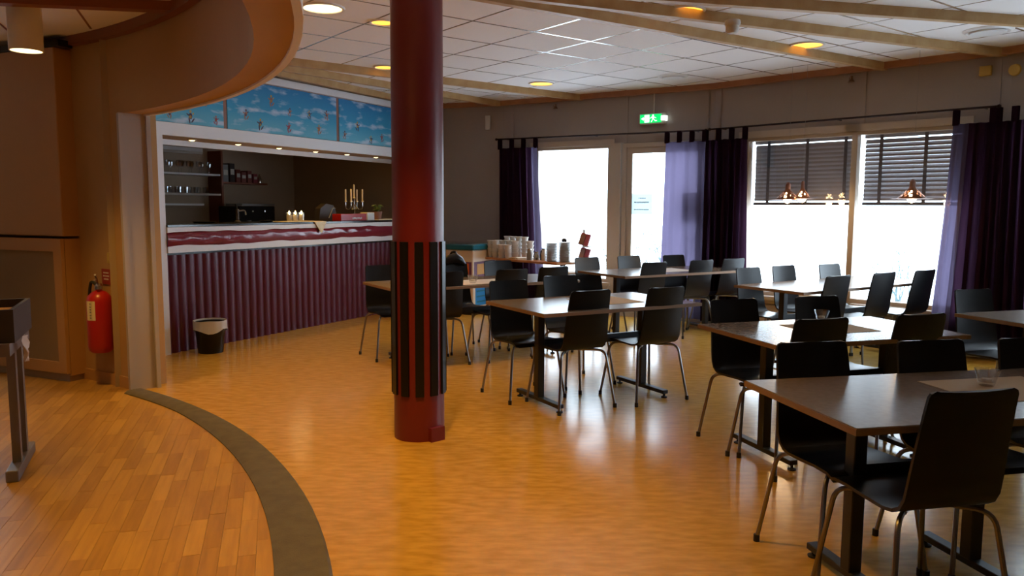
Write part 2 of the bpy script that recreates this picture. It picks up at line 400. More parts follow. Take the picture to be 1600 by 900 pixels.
# trim strip under the ceiling along the window wall and back wall
def strip(name, a, d, s0, s1, z0, z1, t, m, off=0.):
    mb = MB(); wallrun(mb, a, d, s0, s1, z0, z1, -t, off); return struct(mb.build(name, m))
for a, d, L in ((K1, D1, L1), (J1, D2, L2), (J2, D3, L3)): strip('trim_4', a, d, 0, L, 2.825, ZC, .07, M['redpine'])
struct(MB().poly_prism([V2(K1, (0, -1), .0), V2(K1, (0, -1), .08), V2(V2(K1, BK, 1.05), (0, -1), .08), V2(K1, BK, 1.05)], 2.825, ZC).build('trim_4', M['redpine']))
# baseboards
for a, d, l in ((K1, D1, ((0, 1.69), (2.98, L1))), (J1, D2, ((0, L2),))):
    for s0, s1 in l: strip('baseboard_window', a, d, s0, s1, 0, .09, .015, M['frame'])

# ---- ceiling: slab, grid bars, tiles
n1_, n2_, n3_ = outn(D1), outn(D2), outn(D3)
ceil = struct(MB().poly_prism([(-8, -4.6), (7.3, -4.6), V2(J3, n3_, .35), V2(J2, ((n2_[0]+n3_[0])/2, (n2_[1]+n3_[1])/2), .35), V2(J1, ((n1_[0]+n2_[0])/2, (n1_[1]+n2_[1])/2), .35), V2(K1, n1_, .35), (-.3, 12.2), (-1.5, 13.4), (-5, 14), (-8, 13)], ZC+.06, ZC+.18).build('ceiling', M['tile']))
th = math.radians(37); e1 = Vector((math.cos(th), math.sin(th), 0)); e2 = Vector((-math.sin(th), math.cos(th), 0)); TS = .634
O = Vector((.69, 7.22, 0))
tmesh = MB().box((0, 0, 0), (TS-.022, TS-.022, .016)).mesh('ceiling_tile', M['tile'])
def inroom(p):
    if incirc(p, FI, FIR-.5): return False
    for a, d in ((K1, D1), (J1, D2), (J2, D3)):
        n = outn(d)
        if (p.x-a[0])*n[0]+(p.y-a[1])*n[1] > .3: return False
    if (p.x-B0[0])*BN[0]+(p.y-B0[1])*BN[1] < -.35: return False
    return -3.9 < p.y < 11.9 and -7 < p.x < 6.8
tl = []
for i in range(-26, 27):
    for j in range(-26, 27):
        p = O+e1*((i+.5)*TS)+e2*((j+.5)*TS)
        if inroom(p):
            vis = p.y > 3.5 and abs(p.x) < .7*p.y+.4
            tl.append((not vis, p.length, p))
tl.sort(key=lambda t: (t[0], t[1])); rest = MB()
for k, (h, L, p) in enumerate(tl):
    if k < 300 and not h: ob('ceiling_tile', tmesh, ceil, (p.x, p.y, ZC+.008-(ZC+.0)*0), th).parent = ceil
    else: rest.box((p.x, p.y, ZC+.008), (TS-.022, TS-.022, .016), th)
stuff(rest.build('ceiling_tiles', M['tile'], ceil))
for fam in (0, 1):
    a, b = (e1, e2) if fam == 0 else (e2, e1)
    for i in range(-26, 27):
        ss = [t*.1 for t in range(-170, 171) if inroom(O+b*(i*TS)+a*(t*.1))]
        if len(ss) < 4: continue
        s0, s1 = ss[0], ss[-1]; c = O+b*(i*TS)+a*((s0+s1)/2)
        MB().box((0, 0, 0), (s1-s0, .024, .012)).build('grid_bar', M['grid'], ceil, loc=(c.x, c.y, ZC+.006+fam*.0007), rz=math.atan2(a.y, a.x))

# ---- pine beams under the ceiling
def beam(name, a, b, w, z0, z1, m):
    a, b = Vector((*a, 0)), Vector((*b, 0)); d = b-a; c = (a+b)/2
    return struct(MB().box((0, 0, 0), (d.length, w, z1-z0)).build(name, m, loc=(c.x, c.y, (z0+z1)/2), rz=math.atan2(d.y, d.x)))
for a, b in (((-.60, 5.29), (3.785, 8.20)), ((-.45, 5.29), (4.54, 7.45)), ((-.35, 5.22), (5.6, 6.62)), ((-.33, 4.7), (6.2, 4.9))): beam('trim_5', a, b, .06, 2.815, ZC, M['pine'])
for a, b in (((-3.2, 7.30), (.90, 10.58)), ((-3.1, 7.5), (-.20, 11.22)), ((-3.08, 7.62), (-1.45, 10.95))): beam('trim_5', a, b, .06, 2.815, ZC, M['pine'])

# ---- curved fascia, the wall it runs into, casing
mb = MB(); angs = [x*2. for x in range(-32, 26)]+[51.3]
def ring(a, z): return Vector((*arc(FO, FOR, a), z))
rowsO = [[Vector((*arc(FO, FOR, a), z)) for z in (ZF, ZC+.03)] for a in angs]
rowsI = [[Vector((*arc(FI, FIR, a+ (1.0 if a > 51 else 0)), z)) for z in (ZF, ZC+.03)] for a in angs]
for i in range(len(angs)-1):
    o0, o1, i0, i1 = rowsO[i], rowsO[i+1], rowsI[i], rowsI[i+1]
    vs = [mb.bm.verts.new(v) for v in (o0[0], o1[0], o1[1], o0[1], i0[0], i1[0], i1[1], i0[1])]
    for f in ((0, 1, 2, 3), (4, 7, 6, 5), (0, 4, 5, 1), (3, 2, 6, 7)): mb.bm.faces.new([vs[k] for k in f])
bmesh.ops.remove_doubles(mb.bm, verts=mb.bm.verts[:], dist=1e-4)
fo = struct(mb.build('wall_curved', M['fascia'], smooth=True)); fo['label'] = 'curved tan fascia hanging over the edge of the parquet'
# narrow lip along the outer lower edge
mb = MB()
for a, b in zip(angs[:-1], angs[1:]):
    mb.poly_prism([arc(FO, FOR+.012, a), arc(FO, FOR+.012, b), arc(FO, FOR-.02, b), arc(FO, FOR-.02, a)], ZF-.012, ZF+.06)
struct(mb.build('trim_6', M['white']))
# wall below/after the casing (same arc), full height
mb = MB(); A2 = [52.3+k*1.25 for k in range(20)]
for a, b in zip(A2[:-1], A2[1:]):
    mb.poly_prism([arc(FI, FIR, a), arc(FI, FIR, b), arc(FI, FIR+.28, b), arc(FI, FIR+.28, a)], 0, ZC+.03)
bmesh.ops.remove_doubles(mb.bm, verts=mb.bm.verts[:], dist=1e-4)
for f_ in [f_ for f_ in mb.bm.faces if not f_.is_valid or all(len(e.link_faces) > 2 for e in f_.edges if abs(e.verts[0].co.z-e.verts[1].co.z) > 1)]: pass
struct(mb.build('wall_curved', M['fascia'], smooth=True))['label'] = 'curved tan wall behind the fire extinguisher'
mb = MB()
for a, b in zip(A2[:-1], A2[1:]): mb.poly_prism([arc(FI, FIR-.014, a), arc(FI, FIR-.014, b), arc(FI, FIR, b), arc(FI, FIR, a)], 0, .09)
struct(mb.build('baseboard_curved', M['cream']))
ci, cq = Vector((*arc(FI, FIR-.02, 52.3), 0)), Vector((*arc(FO, FOR+.03, 51.3), 0))
dd = (cq-ci).normalized(); nn = Vector((dd.y, -dd.x, 0))
cas = MB(); cc = (ci+cq)/2+nn*.01
cas.box((cc.x, cc.y, ZF/2), ((cq-ci).length, .06, ZF), math.atan2(dd.y, dd.x))
for k, (t, w) in enumerate(((.04, .03), (.93, .03))):
    q = ci.lerp(cq, t)+nn*.05; cas.box((q.x, q.y, ZF/2), (w, .03, ZF), math.atan2(dd.y, dd.x))
struct(cas.build('door_1', mat('greyish_casing_paint', (.46, .42, .40), .5)))['label'] = 'grey white casing at the end of the curved wall'
struct(MB().poly_prism([(-2.86, 6.16), (-3.42, 7.2), (-3.62, 7.1), (-3.1, 6.05)], 0, ZT).build('wall_left', M['bwall']))
# parquet room ceiling, trim and dark beam
lc = struct(MB().poly_prism([(-7.8, -4.4), (-4, -4.4)]+[arc(FI, FIR+.05, a) for a in range(-56, 70, 2)]+[(-5, 8), (-7.8, 8)], ZL, ZL+.1).build('ceiling', M['tile'])); lc['label'] = 'lower ceiling over the parquet'
mb = MB()
for a in range(-40, 70, 2): mb.poly_prism([arc(FI, FIR, a), arc(FI, FIR, a+2), arc(FI, FIR-.06, a+2), arc(FI, FIR-.06, a)], ZL-.07, ZL)
struct(mb.build('trim_7', M['darkpine']))
for a, b in (((-5.2, 4.72), (-2.12, 5.25)), ((-4.9, 2.4), (-.9, 2.2))): beam('trim_7', a, b, .09, ZL-.06, ZL, M['darkpine'])
for k in range(-7, 8):                                  # joints of the ceiling boards, cut at the arc
    q0 = Vector((-2.85, 5.25, 0))+Vector((.80, .60, 0))*(k*.62); jd = Vector((-.35, .937, 0)); tt = [t*.05 for t in range(-120, 60) if incirc(q0+jd*(t*.05), FI, FIR-.08) and (q0+jd*(t*.05)).y > -4 and (q0+jd*(t*.05)).x > -7.5]
    if len(tt) < 4: continue
    c = q0+jd*((tt[0]+tt[-1])/2); MB().box((0, 0, 0), (tt[-1]-tt[0], .014, .006)).build('ceiling_joint', M['darkpine'], lc, loc=(c.x, c.y, ZL-.001), rz=math.atan2(jd.y, jd.x))

# ---- column
colt = struct(MB().lathe([(.155, 0), (.155, ZC+.02)], 40).build('wall_column', M['maroon'], loc=(-.572, 4.79, 0), smooth=True))
colt['label'] = 'round maroon column with black battens'
MB().box((0, 0, 0), (.10, .04, .085)).build('cable_cover', M['maroon'], colt, loc=(.115, -.112, .0425), rz=math.radians(42))
bat = MB().box((0, 0, 0), (.052, .014, .93)).mesh('batten', M['black'])
for k in range(11):
    a = math.radians(-90+8+k*360/11)
    ob('batten', bat, colt, (.160*math.cos(a), .160*math.sin(a), .745), a+PI/2)

# ---- windows and glass door
def frame_rect(mb, a, d, s0, s1, z0, z1, w, t, off):
    wallrun(mb, a, d, s0, s0+w, z0, z1, t, off); wallrun(mb, a, d, s1-w, s1, z0, z1, t, off)
    wallrun(mb, a, d, s0+w, s1-w, z1-w, z1, t, off); wallrun(mb, a, d, s0+w, s1-w, z0, z0+w, t, off)
def window(n, a, d, s0, s1, z0, z1, lab):
    mb = MB(); frame_rect(mb, a, d, s0, s1, z0, z1, .055, .09, .02)
    w = struct(mb.build('window_%d' % n, M['frame'])); w['label'] = lab
    q = MB(); wallrun(q, a, d, s0+.05, s1-.05, z0+.05, z1-.05, .012, .05); q.build('pane', M['glass'], w)
    q = MB(); wallrun(q, a, d, s0-.04, s1+.04, z0-.03, z0+.01, -.10, .02); q.build('window_sill', M['frame'], w)
    q = MB(); wallrun(q, a, d, s0-.05, s1+.05, z1-.02, z1+.055, -.025, .0); q.build('head_casing', M['frame'], w)
    return w
window(1, K1, D1, .52, 1.69, .42, 2.24, 'tall fixed window left of the glass door')
mb = MB(); wallrun(mb, K1, D1, 1.69, 1.84, -.02, 2.24, .14, -.03); struct(mb.build('trim_8', M['frame']))
mb = MB(); frame_rect(mb, K1, D1, 1.85, 2.98, 0, 2.235, .055, .10, .0); dr = struct(mb.build('door_2', M['frame'])); dr['label'] = 'glazed exit door'
q = MB(); frame_rect(q, K1, D1, 1.905, 2.925, .02, 2.18, .075, .05, .03); wallrun(q, K1, D1, 1.95, 2.90, .02, .22, .05, .03); q.build('door_leaf', M['frame'], dr)
q = MB(); wallrun(q, K1, D1, 1.97, 2.86, .2, 2.12, .012, .05); q.build('pane', M['glass'], dr)
q = MB(); hp = V2(K1, D1, 2.885, outn(D1), -.01); q.tube([(hp[0], hp[1], 1.05), (hp[0]-.05, hp[1]-.05, 1.05), (hp[0]-.15, hp[1]+.04, 1.05)], .011); q.build('door_handle', M['chrome'], dr)
window(2, J1, D2, .385, 1.70, .40, 2.24, 'window with the closed blind')
window(3, J1, D2, 1.64, 2.75, .40, 2.24, 'window with the half open blind')
window(4, J2, D3, .25, 2.4, .40, 2.24, 'window beyond the right curtain')
# cladding boards under the windows
for k, z in enumerate((.06, .17, .28)):
    q = MB(); wallrun(q, J1, D2, .40, 2.8, z+.04, z+.135, -.02, 0); q.build('cladding_board', M['frame'], wb2)
    q = MB(); wallrun(q, K1, D1, .45, 1.68, z+.04, z+.135, -.02, 0); q.build('cladding_board', M['frame'], wb1)

# ---- bar portal, mural
def bpt(t, off=0.): return V2(B0, BU, t, BN, off)
def bbox(mb, t0, t1, o0, o1, z0, z1): mb.poly_prism([bpt(t0, o0), bpt(t1, o0), bpt(t1, o1), bpt(t0, o1)], z0, z1); return mb
TE = 4.60
mb = MB(); bbox(mb, -.26, -.20, -.02, .05, 0, 2.19); bbox(mb, -.10, .0, -.02, .05, 0, 2.19); bbox(mb, -.20, -.10, -.10, -.02, 0, 2.19)
bbox(mb, -.26, TE, -.02, .03, 2.075, 2.195)
bbox(mb, .0, TE, -.42, -.38, 2.02, 2.075)
struct(mb.build('trim_9', M['white']))['label'] = 'white portal frame around the bar'
struct(bbox(MB(), -.02, TE, -.42, .0, 2.076, 2.10).build('trim_10', M['bwall']))['label'] = 'soffit with spotlights over the bar'
struct(bbox(MB(), -.4, TE, -.25, -.03, 2.10, ZT).build('wall_bar', M['bwall']))
struct(bbox(MB(), -.26, TE, -.03, .03, 2.725, 2.80).build('trim_11', M['white']))
angB = math.atan2(BU[1], BU[0])
mur = thing('mural', 'long painted mural of blue sky with small flying figures above the bar', 'mural', (*bpt(0, -.02), 2.2), angB)
random.seed(3)
for t0, t1, figs in ((-.24, .79, ((.38, .04, 0), (.62, .02, 1), (.80, .2, 2), (.93, .03, 3), (.18, .06, 0))), (.84, 2.535, ((.25, .12, 0), (.62, .30, 2), (.88, .04, 3), (.90, .22, 0), (1.22, .22, 1), (1.52, .24, 0), (1.38, .06, 2), (.45, .03, 1))), (2.585, 4.6, ((.10, .04, 0), (.35, .16, 1), (.62, .02, 1), (.85, .06, 3), (1.25, .22, 0)))):
    p = MB().box(((t1-t0)/2, 0, .26), (t1-t0, .016, .515)).build('mural_panel', M['mural'], mur, loc=(t0, 0, 0))
    for fx, fz, kind in figs:
        if fx > t1-t0-.05: continue
        cols = [(M['skin'], M['mdark']), (M['mdark'], M['mgold']), (M['skin'], M['mgold']), (M['mred'], M['skin'])][kind]
        f = MB(); sc = random.uniform(.55, .9)
        def disc(cx, cz, rx, rz_, n=8, rot=0):
            vs = [f.bm.verts.new((fx+sc*(cx+rx*math.cos(2*PI*k/n)*math.cos(rot)-rz_*math.sin(2*PI*k/n)*math.sin(rot)), -.0095, fz+sc*(cz+rx*math.cos(2*PI*k/n)*math.sin(rot)+rz_*math.sin(2*PI*k/n)*math.cos(rot)))) for k in range(n)]; f.bm.faces.new(vs)
        tl_ = random.uniform(-.5, .5); sg = random.choice((-1, 1))
        disc(0, .072, .024, .036, rot=tl_); disc(-.03*sg, .025, .010, .034, rot=.7*sg); disc(.018*sg, .022, .010, .036, rot=-.2*sg); disc(.035*sg, .085, .026, .008, rot=.5*sg)
        f.build('painted_figure', cols[0], p)
        f = MB(); disc(-.012*math.sin(tl_), .122, .015, .017); disc(-.004, .062, .022, .018, rot=tl_); disc(-.036*sg, .10, .016, .009, rot=-.8*sg)
        f.build('painted_figure', cols[1], p)
for t in (-.25, .815, 2.56):
    MB().box((t, .012, .26), (.045, .03, .53)).build('frame_post', M['mframe'], mur)
MB().box((TE/2-.2, .012, .004), (TE, .026, .02)).build('frame_rail', M['mframe'], mur); MB().box((TE/2-.2, .012, .515), (TE, .026, .02)).build('frame_rail', M['mframe'], mur)

# ---- bar room shell
mb = MB(); bbox(mb, -.6, 4.5, -2.65, -2.45, 0, ZT); struct(mb.build('wall_bar', M['bwall']))['label'] = 'back wall of the bar'
mb = MB(); bbox(mb, 4.4, 4.55, -2.6, -.02, 0, ZT); struct(mb.build('wall_bar', M['bwall']))['label'] = 'end wall of the bar'
mb = MB(); bbox(mb, -.6, -.4, -2.6, -.1, 0, ZT); struct(mb.build('wall_bar', M['bwall']))
struct(bbox(MB(), -.6, TE, -2.7, -.2, 2.55, 2.65).build('ceiling', M['bwall']))

# ---- bar counter
bar = thing('bar_counter', 'long maroon bar counter with corrugated front and padded vinyl edge', 'bar counter', (*bpt(0), 0), angB)
# local: x along bar, y = -BN (away from hall) -> hall side is negative y
LB = 4.39
rows = [[], []]
for k in range(int(LB*80)+1):
    x = k/80.; y = -.012+.011*(abs(math.cos(PI*x/.1))**.7*2-1)*-1
    rows[0].append(Vector((x, y, .0))); rows[1].append(Vector((x, y, .955)))
MB().grid(rows, .002).build('corrugated_panel', M['barred'], bar, smooth=True)
MB().box((LB/2, .28, .5), (LB, .5, .98)).build('carcass', M['slab'], bar)
MB().box((LB/2, -.02, .958), (LB, .06, .022)).build('black_edge', M['blacktop'], bar)
def wavy(z0, z1, name, m, y=-.05, amp=.006, seed=0, which=0):
    rnd = random.Random(seed); mb = MB(); n = 70; pts = []
    ph = [rnd.uniform(0, 6) for _ in range(4)]
    w = lambda x: amp*(math.sin(x*5+ph[0])+.7*math.sin(x*11+ph[1])+.5*math.sin(x*19+ph[2]))
    lo, hi = [], []
    for k in range(n+1):
        x = LB*k/n; lo.append(Vector((x, y, z0+(w(x) if which == 1 else 0)))); hi.append(Vector((x, y, z1+(w(x) if which == 2 else 0))))
    mb.grid([lo, hi], .02); return mb.build(name, m, bar)
MB().box((LB/2, -.005, 1.09), (LB, .05, .245)).build('fascia_board', M['white'], bar)
wavy(.968, 1.03, 'white_band', M['white'], -.048, .005, 1, 2)
wavy(1.162, 1.21, 'white_band', M['white'], -.048, .005, 2, 1)
rows = []; rnd = random.Random(5); ph = [rnd.uniform(0, 6) for _ in range(6)]
for k in range(121):
    x = LB*k/120; r = []
    wob = .006*math.sin(7*x+ph[0])+.004*math.sin(17*x+ph[1])+.003*math.sin(31*x+ph[2])
    for j in range(9):
        a = -PI/2+PI*j/8; wr = .004*math.sin(23*x+3*a+ph[3])
        r.append(Vector((x, -.03-(.042+wr)*math.cos(a), 1.095+wob*.6+(.078+wob*.3)*math.sin(a))))
    rows.append(r)
MB().grid(rows).build('padded_roll', M['vinyl'], bar, smooth=True)
MB().box((LB/2, .24, 1.223), (LB, .62, .026)).build('worktop', M['blacktop'], bar, bevel=.004)
# back counter
bc = thing('back_counter', 'dark back counter along the rear wall of the bar', 'counter', (*bpt(0), 0), angB)
MB().box((1.75, 2.12, .45), (3.5, .6, .9)).build('cabinet', M['bwall'], bc); MB().box((1.75, 2.10, .915), (3.55, .66, .03)).build('worktop', M['blacktop'], bc)
def bl(t, y, z): q = bpt(t, -y); return (q[0], q[1], z)           # bar coordinates: along, inwards, up

ORD_ = ['first', 'second', 'third', 'fourth', 'fifth', 'sixth', 'seventh', 'eighth', 'ninth', 'tenth']
# bar soffit spotlights
for i, t in enumerate((.548, 1.15, 1.757, 2.366, 2.951, 3.55)):
    l = thing('spotlight', ORD_[i]+' small round spotlight from the left in the bar soffit', 'spotlight', bl(t, .2, 2.074), 0, 'soffit spotlights over the bar')
    MB().lathe([(.030, 0), (.042, 0), (.045, -.006), (.045, .004)], 16).build('trim_ring', M['chrome'], l)
    MB().lathe([(0, -.014), (.02, -.012), (.031, -.004)], 16).build('lens', M['bulbwarm'], l)
    spot('soffit_spot', bl(t, .2, 2.05), 7, 100, .8)
# wall shelves with glasses
def shelf(lab, t0, t1, z, m, y=2.32):
    s = MB().box((0, 0, 0), (t1-t0, .24, .025)).build('wall_shelf', m, loc=bl((t0+t1)/2, y, z), rz=angB); return tag(s, lab, 'shelf')
shelf('upper pale shelf with wine glasses on the left of the bar back wall', 1.55, 2.71, 1.83, M['white'])
shelf('middle thin shelf with tumblers behind the bar', 1.55, 2.71, 1.565, M['plastic'])
shelf('lowest short white shelf behind the bar', 1.55, 2.42, 1.43, M['white'])
shelf('dark shelf with red boxes and bottles behind the bar', 2.76, 3.58, 1.73, M['darkpine'])
sp_ = MB().box((0, 0, 0), (.03, .26, 1.0)).build('shelf_side', M['darkpine'], loc=bl(2.735, 2.32, 1.66), rz=angB); tag(sp_, 'upright dark wooden end panel of the glass shelves', 'panel')
tl0 = thing('strip_light', 'unlit white tube light fixed above the bar shelves', 'light', bl(2.1, 2.40, 2.14), angB)
MB().box((0, 0, .02), (.95, .06, .05)).build('housing', M['white'], tl0); MB().tube([(-.44, -.05, -.02), (.44, -.05, -.02)], .018).build('tube', M['plastic'], tl0)
gm = MB().lathe([(.0, 0), (.028, .002), (.004, .01), (.004, .06), (.03, .09), (.035, .13), (.03, .16), (.028, .16), (.032, .13), (.027, .092), (0, .075)], 14).mesh('wine_glass', M['cglass'])
tm = MB().lathe([(0, 0), (.026, 0), (.032, .085), (.030, .085), (.025, .008), (0, .008)], 12).mesh('tumbler', M['cglass'])
for i in range(9):
    tag(ob('wine_glass', gm, None, bl(1.95+i*.082, 2.30+(i % 2)*.05, 1.8426)), ORD_[i]+' wine glass from the left on the upper bar shelf', 'glass', 'wine glasses on the upper bar shelf')
for i in range(10):
    tag(ob('tumbler', tm, None, bl(1.92+i*.076, 2.30+(i % 2)*.04, 1.5776)), ORD_[i]+' tumbler from the left on the middle bar shelf', 'glass', 'tumblers on the middle bar shelf')
for i, (t, w, h, m) in enumerate(((2.84, .10, .24, M['grey']), (2.96, .09, .26, M['darkw']), (3.07, .08, .18, M['box']), (3.17, .09, .15, M['box']), (3.28, .08, .17, M['box']), (3.39, .08, .13, M['mred']))):
    labs = ('grey carton at the left end of the dark bar shelf', 'tall black carton on the dark bar shelf', 'tall red carton beside the black one on the bar shelf', 'low red carton in the middle of the bar shelf', 'medium red carton on the right half of the bar shelf', 'small pinkish carton near the right end of the bar shelf')
    o = thing('carton', labs[i], 'carton', bl(t, 2.31, 1.7426), angB)
    MB().box((0, 0, h/2), (w, .14, h)).build('body', m, o, bevel=.003); MB().box((0, -.0715, h*.55), (w*.7, .003, h*.3)).build('print', M['plastic'], o)
o = MB().lathe([(0, 0), (.03, 0), (.035, .06), (.02, .10), (.012, .11), (.012, .13), (0, .13)], 12).build('jar', M['silver'], loc=bl(3.5, 2.28, 1.7426), smooth=True); tag(o, 'shiny metal jar at the right end of the dark bar shelf', 'jar')
# coffee machine, tap, till
cm = thing('coffee_machine', 'large black coffee machine on the counter behind the bar', 'coffee machine', bl(2.98, 1.95, .9305), angB)
MB().box((0, .05, .24), (.66, .40, .48)).build('body', M['black'], cm, bevel=.01); MB().box((0, -.02, .50), (.60, .30, .03)).build('cup_rail', M['chrome'], cm)
for x in (-.18, .18): MB().lathe([(.03, 0), (.03, .05)], 12, (x, -.17, .24)).build('group_head', M['chrome'], cm)
for x in (-.1, .12): MB().lathe([(0, -.0), (.012, 0), (.012, .02), (0, .02)], 8, (x, -.16, .40)).build('knob', M['silver'], cm)
tp = thing('beer_tap', 'small dark tap with a chrome spout near the left of the bar', 'tap', bl(1.62, 1.0, 1.2365), angB)
o = tp; o.location = bl(1.25, .35, 1.2362)
MB().lathe([(.035, 0), (.035, .01), (.018, .02), (.018, .14), (0, .15)], 14).build('base', M['darkw'], o); MB().tube(smoothpath([(0, 0, .12), (.09, -.02, .13), (.10, -.02, .08)], .03), .009).build('spout', M['chrome'], o); MB().tube([(0, 0, .14), (-.02, .0, .2)], .008).build('lever', M['black'], o)
tr = MB().lathe([(0, 0), (.10, 0), (.12, .015), (.11, .012), (0, .006)], 20).build('serving_dish', M['silver'], loc=bl(.75, .3, 1.2362), smooth=True); tag(tr, 'flat shiny dish lying on the left end of the bar', 'dish')
tr = MB().lathe([(0, 0), (.06, 0), (.085, .02), (.08, .018), (0, .006)], 20).build('serving_dish', M['silver'], loc=bl(1.45, .12, 1.2362), smooth=True); tag(tr, 'small shiny dish on the bar left of the candles', 'dish')
# napkin with three candles
nap = MB(); nap.poly_prism([(-.30, -.13), (.30, -.13), (.30, .14), (-.30, .14)], 0, .004); nk = nap.build('napkin', M['cloth'], loc=bl(1.93, .12, 1.2362), rz=angB); tag(nk, 'cream napkin under three candles with a corner hanging over the bar', 'napkin')
q = MB(); q.grid([[Vector((.05, -.13, .003)), Vector((.17, -.135, .003)), Vector((.30, -.13, .003))], [Vector((.07, -.205, .0)), Vector((.17, -.205, .0)), Vector((.28, -.205, .0))], [Vector((.165, -.215, -.13)), Vector((.175, -.218, -.135)), Vector((.185, -.215, -.13))]], .003); q.build('hanging_corner', M['cloth'], nk)
for i, t in enumerate((1.83, 1.93, 2.03)):
    c = thing('candle', ('leftmost of the three lit candles on the bar napkin', 'middle one of the three lit candles on the bar napkin', 'rightmost of the three lit candles on the bar napkin')[i], 'candle', bl(t, .14, 1.2406), 0, 'three candles on the bar')
    MB().lathe([(0, 0), (.034, 0), (.038, .10), (.035, .10), (.032, .006), (0, .006)], 16).build('glass_holder', M['cglass'], c)
    MB().lathe([(0, .007), (.03, .007), (.03, .075), (0, .072)], 14).build('wax', M['wax'], c)
    MB().lathe([(0, .075), (.010, .088), (.012, .097), (.006, .112), (0, .122)], 10).build('flame', M['flame'], c, smooth=True)
    point('candle_light', bl(t, .14, 1.2406+.14), .25, (1, .6, .25), .01)
# monitor, red box, white box, plant, candelabra
o = thing('till_monitor', 'black rounded till screen behind the red box on the bar', 'monitor', bl(2.78, .42, 1.2362), angB)
mb = MB(); pr_ = [(-.16, .0), (.15, .0), (.17, .10), (.12, .19), (-.02, .21), (-.13, .15)]
rows = [[Vector((x, y, z)) for x, z in pr_+[pr_[0]]] for y in (-.03, .06)]; mb.grid(rows); mb.bm.faces.new([mb.bm.verts.new((x, -.03, z)) for x, z in pr_]); mb.bm.faces.new([mb.bm.verts.new((x, .06, z)) for x, z in pr_[::-1]]); mb.build('casing', M['darkw'], o)
MB().tube(smoothpath([(.02, -.035, .03), (.10, -.035, .16), (.15, -.035, .15)], .05), .006).build('trim_line', M['grey'], o)
o = thing('red_box', 'low red box with white lettering on the bar top', 'box', bl(2.86, .10, 1.2362), angB)
MB().box((0, 0, .042), (.50, .14, .084)).build('body', M['red'], o, bevel=.003)
f = bpy.data.curves.new('lettering', 'FONT'); f.body = 'welcome'; 
mbx = MB()
for i in range(8): mbx.box((-.02+i*.024, -.0712, .028+(.004 if i % 3 else 0)), (.015, .002, .022))
mbx.build('lettering', M['paper'], o); bpy.data.curves.remove(f)
o = MB().box((0, 0, .05), (.15, .12, .10)).build('white_box', M['paper'], loc=bl(3.22, .10, 1.2362), rz=angB, bevel=.004); tag(o, 'small white box right of the red box on the bar', 'box')
o = MB().box((0, 0, .005), (.55, .2, .01)).build('tray_cloth', M['cloth'], loc=bl(3.62, .10, 1.2362), rz=angB); tag(o, 'cream cloth strip on the right end of the bar', 'cloth')
o = thing('potted_plant', 'small leafy plant in a brown pot on the bar beside the column', 'plant', bl(3.46, .12, 1.2464), 0)
MB().lathe([(0, 0), (.05, 0), (.065, .10), (.058, .10), (.05, .08), (0, .08)], 16).build('pot', M['mframe'], o, smooth=True)
rnd = random.Random(4)
for k in range(16):
    a = rnd.uniform(0, 2*PI); r = rnd.uniform(.03, .10); h = rnd.uniform(.12, .2); w = .03
    c_, s_ = math.cos(a), math.sin(a); p0 = Vector((.01*c_, .01*s_, .09)); p1 = Vector((r*.6*c_, r*.6*s_, h)); p2 = Vector((r*1.2*c_, r*1.2*s_, h-.02)); sdv = Vector((-s_, c_, 0))
    MB().grid([[p0-sdv*.004, p0+sdv*.004], [p1-sdv*w, p1+sdv*w], [p2-sdv*.003, p2+sdv*.003]], .0015).build('leaf', M['leaf'], o)
o = thing('candelabra', 'tall silver five armed candelabra with cream candles on the bar', 'candelabra', bl(3.25, .34, 1.2362), angB)
MB().lathe([(0, 0), (.07, 0), (.06, .012), (.015, .03), (.012, .12), (.022, .14), (.012, .16), (.010, .25), (.018, .27), (0, .28)], 18).build('stem', M['silver'], o, smooth=True)
MB().lathe([(.012, .28), (.02, .29), (.011, .30), (.011, .46), (0, .47)], 10).build('candle', M['wax'], o)
for k in range(4):
    a = k*PI/2+.35; x, y = .115*math.cos(a), .115*math.sin(a)
    MB().tube(smoothpath([(0, 0, .22), (x*.6, y*.6, .13), (x, y, .15), (x, y, .235)], .05, 5), .006).build('arm', M['silver'], o, smooth=True)
    MB().lathe([(.0, .235), (.02, .238), (.018, .25), (.011, .25), (.011, .40), (0, .405)], 10, (x, y, 0)).build('candle', M['wax'], o)

# waste bin with liner
o = thing('waste_bin', 'black waste bin with clear liner standing in front of the bar', 'bin', bl(.27, -.28, 0))
MB().lathe([(0, 0), (.115, 0), (.145, .30), (.15, .305), (.138, .30), (.11, .01), (0, .01)], 24).build('bucket', M['black'], o, smooth=True)
rows = []; rnd = random.Random(8)
for k in range(25):
    a = 2*PI*k/24; rr = .157+.006*math.sin(5*a)+.004*math.sin(9*a+1)
    rows.append([Vector((rr*math.cos(a), rr*math.sin(a), .215+.02*math.sin(3*a+2))), Vector((.158*math.cos(a), .158*math.sin(a), .27)), Vector(((.156)*math.cos(a), (.156)*math.sin(a), .315)), Vector((.14*math.cos(a), .14*math.sin(a), .31)), Vector((.128*math.cos(a), .128*math.sin(a), .22))])
MB().grid(rows, .0012).build('bin_liner', M['bag'], o, smooth=True)

